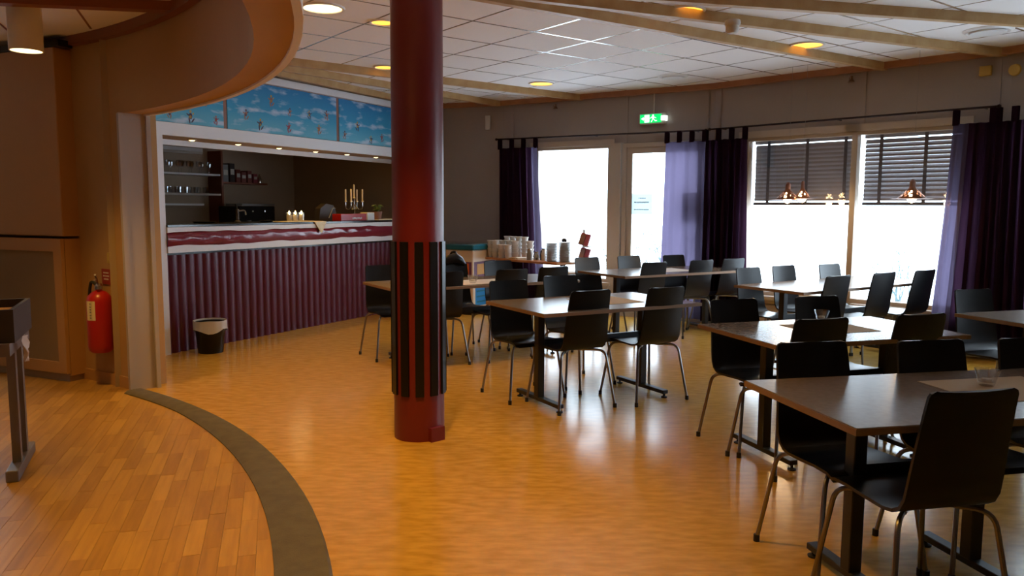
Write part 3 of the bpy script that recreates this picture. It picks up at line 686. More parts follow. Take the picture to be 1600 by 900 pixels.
# ---- chairs
def make_chair():
    r = thing('dining_chair', 'black plywood dining chair on chrome legs', 'chair')
    def shell(prof, name):
        rows = []
        for y, z, w, cv in prof:
            rows.append([Vector((w*x, y+cv*(1-(2*x)**2), z-(0 if cv else 0))) for x in (-.5, -.46, -.3, -.1, .1, .3, .46, .5)])
        return MB().grid(rows, .012).build(name, M['shell'], r, smooth=True)
    shell([(.205, .405, .30, 0), (.207, .412, .355, 0), (.20, .428, .375, 0), (.175, .438, .38, 0), (.10, .440, .38, 0), (0, .434, .378, 0), (-.09, .430, .372, 0), (-.13, .436, .368, 0)], 'seat')
    shell([(-.13, .436, .368, 0), (-.158, .453, .365, -.003), (-.175, .485, .362, -.007), (-.185, .54, .358, -.012), (-.203, .66, .345, -.014), (-.225, .78, .334, -.012), (-.236, .835, .328, -.01), (-.239, .848, .315, -.01), (-.240, .852, .28, -.01)], 'backrest')
    fr = MB().box((0, 0, .417), (.20, .16, .008)); fr.tube([(-.12, -.11, .410), (.12, .11, .410)], .0105); fr.tube([(-.12, .11, .410), (.12, -.11, .410)], .0105)
    fr.build('seat_frame', M['chrome'], r)
    for sx_ in (-1, 1):
        for sy in (1, -1):
            yb, yf = (.165, .215) if sy > 0 else (-.165, -.225)
            MB().tube(smoothpath([(sx_*.06, sy*.055, .412), (sx_*.185, yb, .408), (sx_*.235, yf, .012)], .055, 5), .0094, 8).build('leg', M['chrome'], r, smooth=True)
            l = r.children[-1]
            MB().lathe([(0, 0), (.013, 0), (.013, .03), (0, .032)], 10, (sx_*.2352, yf*1.002, 0)).build('foot_cap', M['rubber'], l)
    return r
proto = make_chair(); used = [False]
def chair(T, f, label, group, turn=0.):
    """T: where the middle of the top edge of the back stands; f: direction faced"""
    f = Vector((*f, 0)).normalized(); f = Matrix.Rotation(math.radians(turn), 3, 'Z') @ f
    c = proto if not used[0] else copytree(proto); used[0] = True
    q = Vector((*T, 0))+f*.240
    c.location = q; c.rotation_euler = (0, 0, math.atan2(-f.x, f.y)); c['label'] = label; c['group'] = group; return c
# ---- tables
def table(NL, Y, Wd, L, label, legs=None, cross=()):
    Y = Vector((*Y, 0)).normalized(); X = Vector((Y.y, -Y.x, 0)); c = Vector((*NL, 0))+X*(L/2)+Y*(Wd/2)
    t = thing('dining_table', label, 'table', c, math.atan2(X.y, X.x), 'grey topped cafe tables')
    MB().box((0, 0, .7085), (L-.006, Wd-.006, .023)).build('tabletop', M['lam'], t, bevel=.002)
    MB().box((0, 0, .706), (L, Wd, .022)).build('edge_band', M['edge'], t)
    legs = legs or (.22, L-.22)
    for k, s in enumerate(legs):
        x = s-L/2
        MB().box((x, 0, .376), (.055, .055, .64)).build('leg', M['blackmet'], t, bevel=.003)
        MB().box((x, 0, .045), (.05, Wd*.70, .028)).build('foot_bar', M['blackmet'], t, bevel=.003); fb = t.children[-1]
        MB().box((x, 0, .685), (.06, Wd*.6, .02)).build('bracket', M['blackmet'], t)
        for sy in (-1, 1):
            MB().lathe([(0, 0), (.022, 0), (.024, .008), (.008, .014), (.008, .034), (0, .034)], 12, (x, sy*Wd*.33, 0)).build('glide', M['rubber'], fb)
    MB().box(((legs[0]+legs[-1])/2-L/2, 0, .44), (legs[-1]-legs[0]-.05, .028, .06)).build('stretcher', M['blackmet'], t)
    return t, c, X, Y
TA = table((1.10, 2.452), (-.21, .978), .72, 1.5, 'nearest grey table in the right foreground with a tan runner', (.27, .80))
TB = table((.21, 5.111), (-.488, .873), .83, 1.37, 'grey table right of the maroon column with four chairs')
TC = table((1.358, 3.971), (-.30, .954), .78, 1.27, 'grey table directly behind the nearest one')
TD = table((2.43, 6.517), (-.54, .84), .75, 1.93, 'long grey table in front of the blinds with six chairs')
TE_ = table((1.149, 7.962), (-.51, .86), .83, 1.75, 'long grey table in front of the glass door')
TF = table((-.98, 6.60), (-.509, .861), .80, 1.9, 'long grey table behind the maroon column')
TG = table((3.21, 4.55), (-.298, .955), .75, 1.3, 'grey table at the right edge below the dark curtain')
def opp(v): return (-v[0], -v[1])
yA, yB, yC, yD, yE, yF, yG = (-.21, .978), (-.488, .873), (-.30, .954), (-.54, .84), (-.51, .86), (-.509, .861), (-.298, .955)
for T, f, lab, grp in (
 ((1.457, 2.438), yA, 'nearest black chair seen from behind at the front of the foreground table', 'A'),
 ((1.279, 3.308), opp(yA), 'black chair tucked in on the left of the far side of the foreground table', 'A'),
 ((1.817, 3.370), opp(yA), 'second black chair on the far side of the foreground table', 'A'),
 ((2.300, 3.450), opp(yA), 'third black chair on the far side of the foreground table, cut by the frame', 'A'),
 ((-.028, 6.07), opp(yB), 'black chair on the far left side of the table right of the column', 'B'),
 ((.403, 6.517), opp(yB), 'black chair on the far right side of the table right of the column', 'B'),
 ((.539, 5.369), yB, 'black chair seen from behind on the near left of the table right of the column', 'B'),
 ((1.105, 5.61), yB, 'black chair seen from behind on the near right of the table right of the column', 'B'),
 ((1.387, 4.878), opp(yC), 'black chair on the far left of the second table, legs beside the open floor', 'C'),
 ((1.974, 5.059), opp(yC), 'black chair on the far side of the second table behind its glass', 'C'),
 ((1.604, 4.039), yC, 'black chair on the near left of the second table seen from behind', 'C'),
 ((2.218, 4.23), yC, 'black chair on the near right of the second table seen from behind', 'C'),
 ((2.251, 7.484), opp(yD), 'black chair at the far left of the long table by the blinds', 'D'),
 ((2.69, 7.78), opp(yD), 'middle black chair on the window side of the table by the blinds', 'D'),
 ((3.24, 8.02), opp(yD), 'black chair at the right of the window side of the table by the blinds', 'D'),
 ((2.76, 6.638), yD, 'leftmost chair seen from behind at the table by the blinds', 'D'),
 ((3.319, 6.993), yD, 'middle chair seen from behind at the table by the blinds', 'D'),
 ((3.846, 7.308), yD, 'rightmost chair seen from behind at the table by the blinds', 'D'),
 ((.847, 8.902), opp(yE), 'black chair at the far left of the table by the glass door', 'E'),
 ((1.37, 9.23), opp(yE), 'black chair in front of the door post behind the table by the door', 'E'),
 ((1.94, 9.45), opp(yE), 'black chair in front of the lilac sheer behind the table by the door', 'E'),
 ((1.481, 8.172), yE, 'leftmost chair seen from behind at the table by the door', 'E'),
 ((2.065, 8.554), yE, 'middle chair seen from behind at the table by the door', 'E'),
 ((2.496, 8.85), yE, 'rightmost chair with a shiny back at the table by the door', 'E'),
 ((-1.262, 7.60), opp(yF), 'black chair at the far left of the table behind the column, before the bar', 'F'),
 ((-.605, 7.95), opp(yF), 'black chair with a dark bag on its back behind the column', 'F'),
 ((-.15, 8.30), opp(yF), 'black chair at the far right of the table behind the column, before the buffet', 'F'),
 ((-.575, 6.86), yF, 'chair seen from behind just right of the column', 'F'),
 ((.001, 7.165), yF, 'middle chair seen from behind at the table behind the column', 'F'),
 ((.398, 7.495), yF, 'rightmost chair seen from behind at the table behind the column', 'F'),
 ((3.27, 5.549), opp(yG), 'black chair at the table by the right edge in front of the dark curtain', 'G')):
    chair(T, f, lab, {'A': 'chairs at the foreground table', 'B': 'chairs at the table right of the column', 'C': 'chairs at the second table', 'D': 'chairs at the table by the blinds', 'E': 'chairs at the table by the door', 'F': 'chairs at the table behind the column', 'G': 'chairs at the right edge table'}[grp])
# runners and tealight glasses
def runner(c, sz, tab, m, lab):
    o = MB().box((0, 0, .001), (sz[0], sz[1], .002)).build('table_runner', m, loc=(c[0], c[1], .7202), rz=math.atan2(tab[2].y, tab[2].x)); return tag(o, lab, 'runner', 'paper table runners')
runner((1.93, 3.02), (.50, .36), TA, M['mat'], 'tan paper runner on the nearest table')
runner((.70, 5.88), (.42, .42), TB, M['mat'], 'tan paper runner on the table right of the column')
runner((1.86, 4.57), (.42, .36), TC, M['mat'], 'tan paper runner on the second table')
runner((-.34, 7.30), (.62, .40), TF, M['matw'], 'white paper runner on the table behind the column')
runner((1.75, 8.80), (.45, .40), TE_, M['matw'], 'white paper runner on the table by the glass door')
def tealight(c, lab, s=1.):
    o = thing('tealight_glass', lab, 'candle glass', (c[0], c[1], .7225), 0, 'tealight glasses on the tables')
    MB().lathe([(0, 0), (.026*s, 0), (.031*s, .012*s), (.047*s, .066*s), (.045*s, .066*s), (.029*s, .016*s), (0, .014*s)], 20).build('glass_cup', M['cglass'], o, smooth=True)
    MB().lathe([(0, .0165*s), (.019*s, .0165*s), (.019*s, .028*s), (0, .027*s)], 14).build('tealight', M['wax'], o)
tealight((1.885, 3.07), 'small clear tealight glass on the nearest table')
tealight((1.93, 4.86), 'small clear tealight glass on the second table')
tealight((-.36, 7.20), 'small clear tealight glass on the table behind the column', 1.1)
# bag over a chair
o = thing('dark_bag', 'small dark bag hanging over a chair back right of the column', 'bag', (-.60, 7.93, .865), math.radians(30))
mb = MB(); mb.tube([(-.14, 0, -.03), (-.10, .0, .0), (-.03, .01, .02), (.03, 0, .035), (.08, 0, .01), (.13, 0, -.03)], [.02, .045, .05, .055, .045, .02], 12); mb.build('body', M['black'], o, smooth=True)
MB().tube(smoothpath([(-.02, .02, .06), (0, .02, .095), (.03, .01, .10), (.05, 0, .06)], .02), .012).build('strap', M['black'], o)

# ---- curtains and rods
def curtain(a, d, s0, s1, zt, zb, lab, m, shiftL=0., shiftR=0., folds=6, amp=.035, off=-.14, tabs=3, seed=0, thin=None, pale=0.):
    n = outn(d); rnd = random.Random(seed); ph = rnd.uniform(0, 6); ph2 = rnd.uniform(0, 6)
    r = thing('curtain', lab, 'curtain', (*V2(a, d, (s0+s1)/2, n, off), 0), math.atan2(d[1], d[0]))
    N = folds*10; rows = []; w = s1-s0
    for i in range(15):
        v = i/14; z = zt+(zb-zt)*v; row = []
        l0, r0 = -w/2+shiftL*v**1.3, w/2+shiftR*v**1.3
        for k in range(N+1):
            u = k/N; A = amp*(.55+.6*v)
            y = A*math.sin(2*PI*folds*u+ph+.5*math.sin(3*u*PI+ph2)*v)+.4*A*math.sin(2*PI*folds*.37*u+ph2+v)
            if u < .12 and thin == 'L': y *= u/.12
            row.append(Vector((l0+(r0-l0)*u+.012*math.sin(4*PI*folds*u+ph)*v, y, z)))
        rows.append(row)
    kp = int(N*abs(pale))
    if kp:                                             # paler cloth along the edge: daylight shining through is put into its colour
        a_, b_ = ([q[:kp+1] for q in rows], [q[kp:] for q in rows]) if pale > 0 else ([q[N-kp:] for q in rows], [q[:N-kp+1] for q in rows])
        MB().grid(a_).build('backlit_edge', M['sheer'], r, smooth=True); rows = b_
    MB().grid(rows).build('drape', m, r, smooth=True)
    for k in range(tabs):
        x = -w/2+w*(k+.08)/(tabs-1+.16)*1.0 if tabs > 1 else 0
        mb = MB(); mb.grid([[Vector((x-.025, .018*math.cos(t), zt-.01+.125-.016+.0-.0+.018*math.sin(t))) for t in [0]] for q in [0]]) if False else None
        mb.box((x, -.016, zt+.055), (.055, .004, .14)); mb.box((x, .016, zt+.055), (.055, .004, .14)); mb.box((x, 0, zt+.124), (.055, .036, .004))
        mb.build('tab_loop', M['curt'] , r)
    return r
def rod(a, d, s0, s1, z0, z1, lab):
    n = outn(d); p, q = V2(a, d, s0, n, -.14), V2(a, d, s1, n, -.14)
    r = thing('curtain_rod', lab, 'curtain rod', (0, 0, 0))
    MB().tube([(*p, z0), (*q, z1)], .011, 10).build('rod', M['rod'], r)
    for e, z, sg in ((s0, z0, -1), (s1, z1, 1)):
        c = V2(a, d, e+sg*.015, n, -.14); MB().lathe([(0, -.02), (.016, -.012), (.02, 0), (.016, .012), (0, .02)], 10, (*c, z)).build('finial', M['rod'], r)
    for e in (s0+.12, (s0+s1)/2, s1-.12):
        z = z0+(z1-z0)*(e-s0)/(s1-s0); c0, c1 = V2(a, d, e, n, 0), V2(a, d, e, n, -.14); MB().tube([(*c0, z), (*c1, z)], .008).build('bracket', M['rod'], r)
rod(K1, D1, .0, 2.98, 2.353, 2.335, 'thin dark curtain rod above the window and the glass door')
rod(J1, D2, .03, 3.02, 2.343, 2.352, 'thin dark curtain rod above the blinds')
curtain(K1, D1, .03, .64, 2.225, .06, 'dark purple curtain at the left of the windows behind the buffet', M['curt'], 0, .13, 6, .04, tabs=4, seed=1, pale=-.16)
curtain(K1, D1, 2.50, 3.00, 2.215, .06, 'pale lilac sheer curtain over the glass door', M['sheer'], -.04, .04, 3, .018, -.14, 4, 2)
curtain(J1, D2, -.05, .495, 2.215, .05, 'dark purple curtain between the glass door and the blinds', M['curt'], 0, .03, 7, .045, tabs=4, seed=3)
curtain(J1, D2, 2.66, 3.02, 2.215, .05, 'left half of the dark purple curtain at the right edge, flaring towards its hem', M['curt'], -.13, 0, 4, .035, tabs=2, seed=4, thin='L', pale=.42)
curtain(J2, D3, -.04, .27, 2.215, .05, 'right half of the dark purple curtain at the right edge', M['curt'], 0, .06, 4, .04, tabs=3, seed=5)

# ---- blinds (outside the glass)
def blind(a, d, s0, s1, ztop, zbot, tilt, lab, tapes):
    n = outn(d); c = V2(a, d, (s0+s1)/2, n, .20); w = s1-s0
    r = thing('venetian_blind', lab, 'blind', (*c, 0), math.atan2(d[1], d[0]))
    MB().box((0, 0, ztop-.02), (w, .06, .045)).build('head_rail', M['blind'], r)
    sm = MB(); sm.grid([[Vector((x, -.025*math.cos(t)*1.0, .006*math.sin(t*0)+(.004 if abs(t-PI/2) < .6 else 0))) for t in (0, PI/4, PI/2, 3*PI/4, PI)] for x in (-w/2, w/2)], .0015)
    me = sm.mesh('slat', M['blind'])
    z = ztop-.078
    while z > zbot+.05:
        o = ob('slat', me, r, (0, 0, z)); o.rotation_euler = (tilt, 0, 0); z -= .046
    MB().box((0, 0, zbot+.012), (w, .055, .034)).build('bottom_rail', M['tape'], r)
    for s in tapes: MB().box((s-(s0+s1)/2, -.032, (ztop+zbot)/2), (.035, .002, ztop-zbot)).build('ladder_tape', M['tape'], r)
blind(J1, D2, .44, 1.64, 2.20, 1.455, math.radians(80), 'grey venetian blind tightly closed in the left window', (.62, 1.085, 1.516))
blind(J1, D2, 1.715, 2.72, 2.20, 1.455, math.radians(66), 'grey venetian blind slightly open in the right window', (1.89, 2.33))

# ---- exit sign
n1 = outn(D1); q = V2(K1, D1, 2.29, n1, -.05)
o = thing('exit_sign', 'lit green emergency exit sign with arrow and running figure above the door', 'exit sign', (*q, 2.518), math.atan2(D1[1], D1[0]))
MB().box((-.01, 0, 0), (.335, .075, .125)).build('housing', M['plastic'], o, bevel=.008)
MB().box((-.022, -.0385, 0), (.285, .004, .105)).build('green_panel', M['greenlit'], o)
MB().lathe([(0, 0), (.045, 0), (.045, .06), (0, .06)], 16, (0, 0, 0)).build('end_cap', M['whitelit'], o, loc=(.14, -.005, -.03))
f = MB()
def flat(pts): f.bm.faces.new([f.bm.verts.new((x, -.0412, z)) for x, z in pts])
flat([(-.15, 0), (-.115, .022), (-.115, .009), (-.095, .009), (-.095, -.009), (-.115, -.009), (-.115, -.022)])     # arrow to the left
flat([(-.105, -.046), (-.038, -.046), (-.038, .046), (-.105, .046)])                                            # doorway
f.build('arrow', M['whitelit'], o)
f = MB()                                                                                                           # running figure
flat([(.010+.013*math.cos(k*PI/4), .036+.013*math.sin(k*PI/4)) for k in range(8)])
flat([(-.012, .022), (.020, .024), (.024, -.008), (.002, -.010)]); flat([(.020, .022), (.052, .010), (.050, .001), (.018, .010)]); flat([(-.012, .020), (-.034, .004), (-.027, -.002), (-.008, .010)])
flat([(.002, -.008), (.014, -.008), (-.008, -.045), (-.020, -.042)]); flat([(.010, -.008), (.024, -.008), (.044, -.026), (.062, -.024), (.062, -.032), (.040, -.036)])
f.build('running_figure', M['whitelit'], o)
MB().tube([(0, .01, .067), (0, .01, .31)], .009).build('cable_pipe', M['plastic'], o)

# ---- small wall fittings
for a, d, s, z, w, h, m, lab, nm in ((J1, D2, 2.873, 2.70, .10, .09, M['mgold'], 'small square orange box high on the wall by the right curtain', 'wall_box'),):
    q = V2(a, d, s, outn(d), -.02); tag(MB().box((0, 0, 0), (w, .04, h)).build(nm, m, loc=(*q, z), rz=math.atan2(d[1], d[0]), bevel=.004), lab, 'wall box')
q = V2(J2, D3, .03, outn(D3), -.02); o = thing('wall_speaker', 'small round orange disc high on the wall at the right edge', 'disc', (*q, 2.68), math.atan2(D3[1], D3[0]))
mb = MB(); mb.lathe([(0, 0), (.055, 0), (.05, .02), (.03, .025), (0, .022)], 20); bmesh.ops.rotate(mb.bm, verts=mb.bm.verts[:], matrix=Matrix.Rotation(PI/2, 3, 'X')); mb.build('disc', M['mgold'], o, smooth=True)
for a, d, s, lab in ((K1, D1, .86, 'tiny wooden hook high on the wall left of the exit sign'), (J1, D2, 1.62, 'tiny wooden hook high on the wall above the blinds')):
    q = V2(a, d, s, outn(d), -.015); o = thing('wall_hook', lab, 'hook', (*q, 2.765), math.atan2(d[1], d[0]), 'wooden wall hooks')
    MB().lathe([(0, -.03), (.035, -.03), (.012, .0), (.012, .03), (0, .03)], 10).build('body', M['edge'], o); MB().tube([(0, -.01, 0), (0, -.05, -.01), (0, -.055, .01)], .004).build('pin', M['edge'], o)
q = V2(K1, BK, .22); tag(MB().box((0, 0, 0), (.07, .03, .20)).build('wall_box', M['plastic'], loc=(q[0]-.01, q[1]-.02, 2.60), rz=math.radians(-20), bevel=.004), 'narrow vertical grey box high on the wall above the freezer', 'wall box')

# door poster
q = V2(K1, D1, 2.12, n1, .036); o = thing('door_notice', 'white paper notice taped inside the glass door', 'notice', (*q, 1.46), math.atan2(D1[1], D1[0]))
MB().box((0, 0, 0), (.28, .002, .26)).build('sheet', clothmat('thin_paper', (.7, .7, .72), (.7, .78, .8), .6), o)
rnd = random.Random(2)
for z, w0, w1, h in ((.075, -.04, .05, .014), (.022, -.10, .10, .02), (-.07, -.10, .10, .014)):
    x = w0; f = MB()
    while x < w1:
        ww = rnd.uniform(.006, .013); f.box((x, -.0014, z+rnd.uniform(-.001, .001)), (ww, .0006, h)); x += ww+.004
    f.build('printed_line', M['ink'], o)
q = V2(K1, D1, 2.77, n1, .036); tag(MB().box((0, 0, 0), (.22, .004, .36)).build('door_poster', M['purple'], loc=(*q, 1.42), rz=math.atan2(D1[1], D1[0])), 'dark purple poster on the door glass behind the lilac sheer', 'poster')

# ---- recessed ceiling lamps and vents
def downlight(x, y, r, glow, lab, w=None, aim=None):
    o = thing('recessed_ceiling_lamp', lab, 'ceiling lamp', (x, y, ZC), 0, 'recessed ceiling lamps')
    MB().lathe([(r*.84, .0), (r*.86, -.012), (r*.98, -.014), (r, -.002), (r, .004)], 32).build('rim', M['lampring'], o, smooth=True)
    MB().lathe([(r*.84, -.004), (r*.5, -.001), (0, -.0005)], 32).build('reflector', glow, o)
    if w: spot('ceiling_spot', (x, y, ZC-.03), w, 96, .9, r=.09)
downlight(.34, 9.62, .155, M['bulbor'], 'lit amber ceiling lamp nearest the glass door', LAMP_W)
downlight(1.285, 6.08, .155, M['bulbor'], 'lit amber ceiling lamp between two beams at the top of the picture', LAMP_W)
downlight(2.66, 7.31, .155, M['bulbor'], 'lit amber ceiling lamp above the long table by the blinds', LAMP_W)
downlight(-1.42, 6.05, .165, M['bulbwarm'], 'lit pale ceiling lamp beside the curved fascia', LAMP_W*3.2)
downlight(-1.05, 6.5, .10, M['bulbor'], 'small lit ceiling lamp half hidden by the upper column', LAMP_W)
downlight(-1.36, 8.55, .12, M['bulbor'], 'small lit ceiling lamp hidden behind the column near the bar', LAMP_W*1.2)
for x, y, k, lab in ((-.5, 3.5, 5.2, 'lit ceiling lamp above the open floor in front of the column'), (-.3, 1.0, .8, 'lit ceiling lamp directly above the viewpoint')): downlight(x, y, .155, M['bulbor'], lab, LAMP_W*k)
def vent(x, y, r, lab):
    o = thing('ceiling_vent', lab, 'vent', (x, y, ZC), 0, 'round ceiling vents')
    MB().lathe([(0, -.022), (r*.62, -.022), (r*.70, -.028), (r*.72, -.016)], 32).build('disc', M['lampring'], o, smooth=True)
    MB().lathe([(r*.7, -.004), (r*.86, -.018), (r, -.004), (r, .003)], 32).build('ring', M['lampring'], o, smooth=True)
vent(1.80, 9.05, .17, 'round white ceiling vent above the exit sign'); vent(3.93, 6.70, .19, 'round white ceiling vent at the upper right'); vent(-.0, 10.75, .15, 'round white ceiling vent between the beams above the buffet')
o = thing('smoke_detector', 'white smoke detector hanging under a pine beam', 'smoke detector', (1.64, 6.06, 2.813))
MB().lathe([(.055, 0), (.06, -.02), (.055, -.04), (0, -.04)], 20).build('base', M['plastic'], o, smooth=True); MB().lathe([(.048, -.04), (.05, -.075), (.035, -.095), (0, -.10)], 20).build('sensor_head', M['plastic'], o, smooth=True)

# ---- pendant lamps at the window
def pendant(x, y, z, r, lab):
    o = thing('pendant_lamp', lab, 'pendant lamp', (x, y, z), 0, 'pendant lamps at the window')
    prof = [(r*1.45, -.005), (r, .0), (r*.86, .018), (r*.72, .036), (r*.58, .054), (r*.44, .072), (r*.24, .10), (r*.2, .115)]
    MB().lathe(prof, 28, skip=lambda i, k: i in (2, 3, 4) and (k+i) % 2 == 0 and k % 7 < 5).build('shade', M['copper'], o)
    MB().lathe([(0, .10), (r*.22, .10), (r*.2, .16), (.012, .18), (0, .18)], 14).build('lamp_holder', M['mframe'], o)
    MB().lathe([(0, -.045), (.03, -.03), (.042, .0), (.036, .03), (.016, .07), (0, .09)], 14).build('bulb', mat('bulb_glow', (1, .8, .5), .5, emit=((1, .70, .34), 22)), o, smooth=True)
    MB().tube([(0, 0, .17), (0, 0, ZC-z)], .0013, 6).build('cord', M['grey'], o)
    point('pendant_light', (x, y, z-.04), 2.5, (1, .62, .28), .03)
pendant(2.93, 8.44, 1.51, .125, 'leftmost small copper cone pendant lamp with punched holes before the blinds')
pendant(3.05, 8.34, 1.52, .085, 'small added pendant standing in for the reflection of the leftmost one')  # added lamp in place of the leftmost pendant's reflection in the pane
pendant(3.80, 7.54, 1.515, .13, 'right copper cone pendant lamp with punched holes before the open blind')

# ---- freezer, buffet, brochure stand
o = thing('chest_freezer', 'white ice cream chest freezer with teal lid and bright pictures', 'freezer', (-.51, 10.20, 0), math.atan2(-.50, .866))
# local: front face along -x from the near corner, right side along +y
MB().box((-.46, .29, .45), (.92, .58, .80)).build('body', M['freez'], o, bevel=.01); MB().box((-.46, .29, .025), (.86, .52, .05)).build('plinth', M['black'], o)
MB().box((-.46, .29, .888), (.95, .61, .07)).build('lid', M['teal'], o, bevel=.012); MB().box((-.46, .29, .93), (.80, .46, .012)).build('sliding_top', M['cglass'], o)
def decal(name, x0, x1, z0, z1, m, side=False):
    if side: MB().box((.0012, (x0+x1)/2, (z0+z1)/2), (.003, x1-x0, z1-z0)).build(name, m, o)
    else: MB().box(((x0+x1)/2, -.0012, (z0+z1)/2), (x1-x0, .003, z1-z0)).build(name, m, o)
decal('picture_panel', -.90, -.02, .46, .70, M['purple']); 
for x0, x1, z0, z1, m in ((-.88, -.66, .53, .69, M['gold']), (-.62, -.40, .50, .66, M['orange']), (-.36, -.06, .52, .68, M['orange']), (-.33, -.10, .54, .575, M['gold']), (-.33, -.12, .60, .63, M['gold'])):
    MB().box(((x0+x1)/2, -.0035, (z0+z1)/2), (x1-x0, .003, z1-z0)).build('picture', m, o)
decal('picture_panel', .03, .55, .46, .70, M['purple'], True)
MB().box((.0035, .30, .60), (.003, .40, .14)).build('picture', M['gold'], o)
decal('blue_panel', .06, .52, .12, .38, M['blue'], True)
for z in (.17, .24, .31): MB().box((.0035, .29, z), (.003, .40, .02)).build('stripe', M['teal'], o)
# buffet table
bx = Vector((.628, -.778, 0)); by = Vector((.778, .628, 0)); p0 = Vector((-.40, 10.52, 0)); bL, bW = 1.48, .46
bt = thing('buffet_table', 'narrow beech buffet table with crockery by the left curtain', 'table', p0+bx*bL/2+by*bW/2, math.atan2(bx.y, bx.x))
MB().box((0, 0, .737), (bL, bW, .026)).build('tabletop', M['buffet'], bt, bevel=.003)
for x in (-.6, .6): MB().box((x, 0, .36), (.05, .05, .72)).build('leg', M['blackmet'], bt); MB().box((x, 0, .02), (.06, .42, .04)).build('foot_bar', M['blackmet'], bt)
def bf(x, y, z=.7504): q = p0+bx*x+by*y; return (q.x, q.y, z)
cupm = MB().lathe([(0, 0), (.034, 0), (.036, .006), (.047, .06), (.055, .074), (.050, .075), (.034, .008), (0, .008)], 16).mesh('cup', M['cup'], True)
ORD = ['first', 'second', 'third', 'fourth', 'fifth', 'sixth', 'seventh', 'eighth', 'ninth', 'tenth', 'eleventh', 'twelfth', 'thirteenth', 'fourteenth', 'fifteenth', 'sixteenth', 'seventeenth', 'eighteenth']
cnt = {}
stacks = [(.10, .07, 4), (.10, .19, 4), (.21, .06, 4), (.22, .18, 4), (.33, .07, 3), (.33, .20, 4), (.45, .08, 3), (.13, .33, 5), (.25, .33, 5), (.37, .33, 5), (.49, .33, 5), (.45, .20, 4), (.60, .33, 4)]
for i, (x, y, n) in enumerate(stacks):
    row = 'front' if y < .12 else 'middle' if y < .28 else 'back'; cnt[row] = cnt.get(row, 0)+1
    for k in range(n):
        tag(ob('cup', cupm, None, bf(x, y, .7504+k*.050), i), '%s white cup of the %s stack from the left in the %s row' % ('bottom' if k == 0 else 'top' if k == n-1 else ORD[k], ORD[cnt[row]-1], row), 'cup', 'white cups stacked on the buffet')
plm = MB().lathe([(0, 0), (.05, 0), (.085, .010), (.086, .014), (.05, .005), (0, .004)], 24).mesh('plate', M['plate'], True)
for i, (x, y, n, lab, g_) in enumerate(((1.20, .17, 17, 'in the left tall buffet stack', 'plates in the left buffet stack'), (1.36, .24, 18, 'in the right tall buffet stack', 'plates in the right buffet stack'))):
    for k in range(n): tag(ob('plate', plm, None, bf(x, y, .7504+k*.0133)), ORD[k]+' plate from the bottom, '+lab, 'plate', g_)
o = thing('ketchup_bottle', 'red topped sauce bottle on the buffet before the window', 'bottle', bf(.98, .34))
MB().lathe([(0, 0), (.03, 0), (.03, .12), (.012, .17), (0, .17)], 14).build('body', M['cup'], o, smooth=True); MB().lathe([(.028, .165), (.034, .17), (.034, .215), (0, .22)], 14).build('cap', M['red'], o)
for i, (x, y, h, r_, m, lab) in enumerate(((.86, .10, .13, .035, M['grey'], 'grey jar on the buffet left of the plates'), (.96, .13, .10, .035, M['silver'], 'shiny sugar jar on the buffet beside the plates'), (1.02, .20, .14, .03, M['cup'], 'white jug on the buffet left of the plates'), (.93, .25, .12, .028, M['blackmet'], 'dark jar on the buffet behind the shiny jar'))):
    j = thing('jar', lab, 'jar', bf(x, y)); MB().lathe([(0, 0), (r_, 0), (r_*1.05, h*.6), (r_*.7, h*.85), (r_*.7, h), (0, h)], 14).build('body', m, j, smooth=True); MB().lathe([(r_*.75, h*.97), (r_*.8, h*1.1), (0, h*1.13)], 12).build('lid', M['silver'], j)
nt_ = MB().box((0, 0, .012), (.24, .15, .024)).build('napkin_pile', M['paper'], loc=bf(.72, .14), rz=.3); tag(nt_, 'flat pile of white napkins in the middle of the buffet', 'napkins')
tk = MB().box((0, 0, .008), (.16, .12, .016)).build('tea_tray', M['mat'], loc=bf(.60, .10), rz=-.6); tag(tk, 'small beige tray on the buffet beside the cups', 'tray')
th_ = thing('thermos', 'white thermos jug with black top behind the plates', 'thermos', bf(1.20, .38)); MB().lathe([(0, 0), (.05, 0), (.05, .20), (.035, .235), (0, .235)], 16).build('body', M['cup'], th_, smooth=True); MB().lathe([(.03, .235), (.035, .265), (.015, .28), (0, .28)], 12).build('lid', M['black'], th_)
bs = thing('brochure_stand', 'slim white brochure stand with maroon leaflets before the window', 'stand', (.90, 9.86, 0), math.radians(-40))
MB().box((0, 0, .57), (.025, .025, 1.14)).build('post', M['white'], bs); MB().box((0, 0, .012), (.30, .24, .024)).build('base', M['white'], bs)
for z in (.75, .93):
    MB().box((.03, -.03, z), (.17, .07, .012)).build('tray', M['white'], bs)
    m_ = Matrix.Translation((.03, -.03, z+.085)) @ Matrix.Rotation(math.radians(-14), 4, 'X') @ Matrix.Rotation(math.radians(10), 4, 'Y'); MB().box(None, (.14, .02, .15), mtx=m_).build('leaflet', M['mred'], bs)
    m_ = Matrix.Translation((.0, -.042, z+.085)) @ Matrix.Rotation(math.radians(-14), 4, 'X') @ Matrix.Rotation(math.radians(10), 4, 'Y'); MB().box(None, (.07, .02, .13), mtx=m_).build('leaflet', M['mframe'], bs)
hc = thing('white_bin', 'white plastic container with sloping sides beside the buffet', 'container', (.72, 9.30, 0), .4); MB().poly_prism([(-.10, -.10), (.10, -.10), (.10, .10), (-.10, .10)], 0, .62).build('body', M['white'], hc); MB().box((0, 0, .64), (.24, .24, .04)).build('lid', M['white'], hc, bevel=.01)

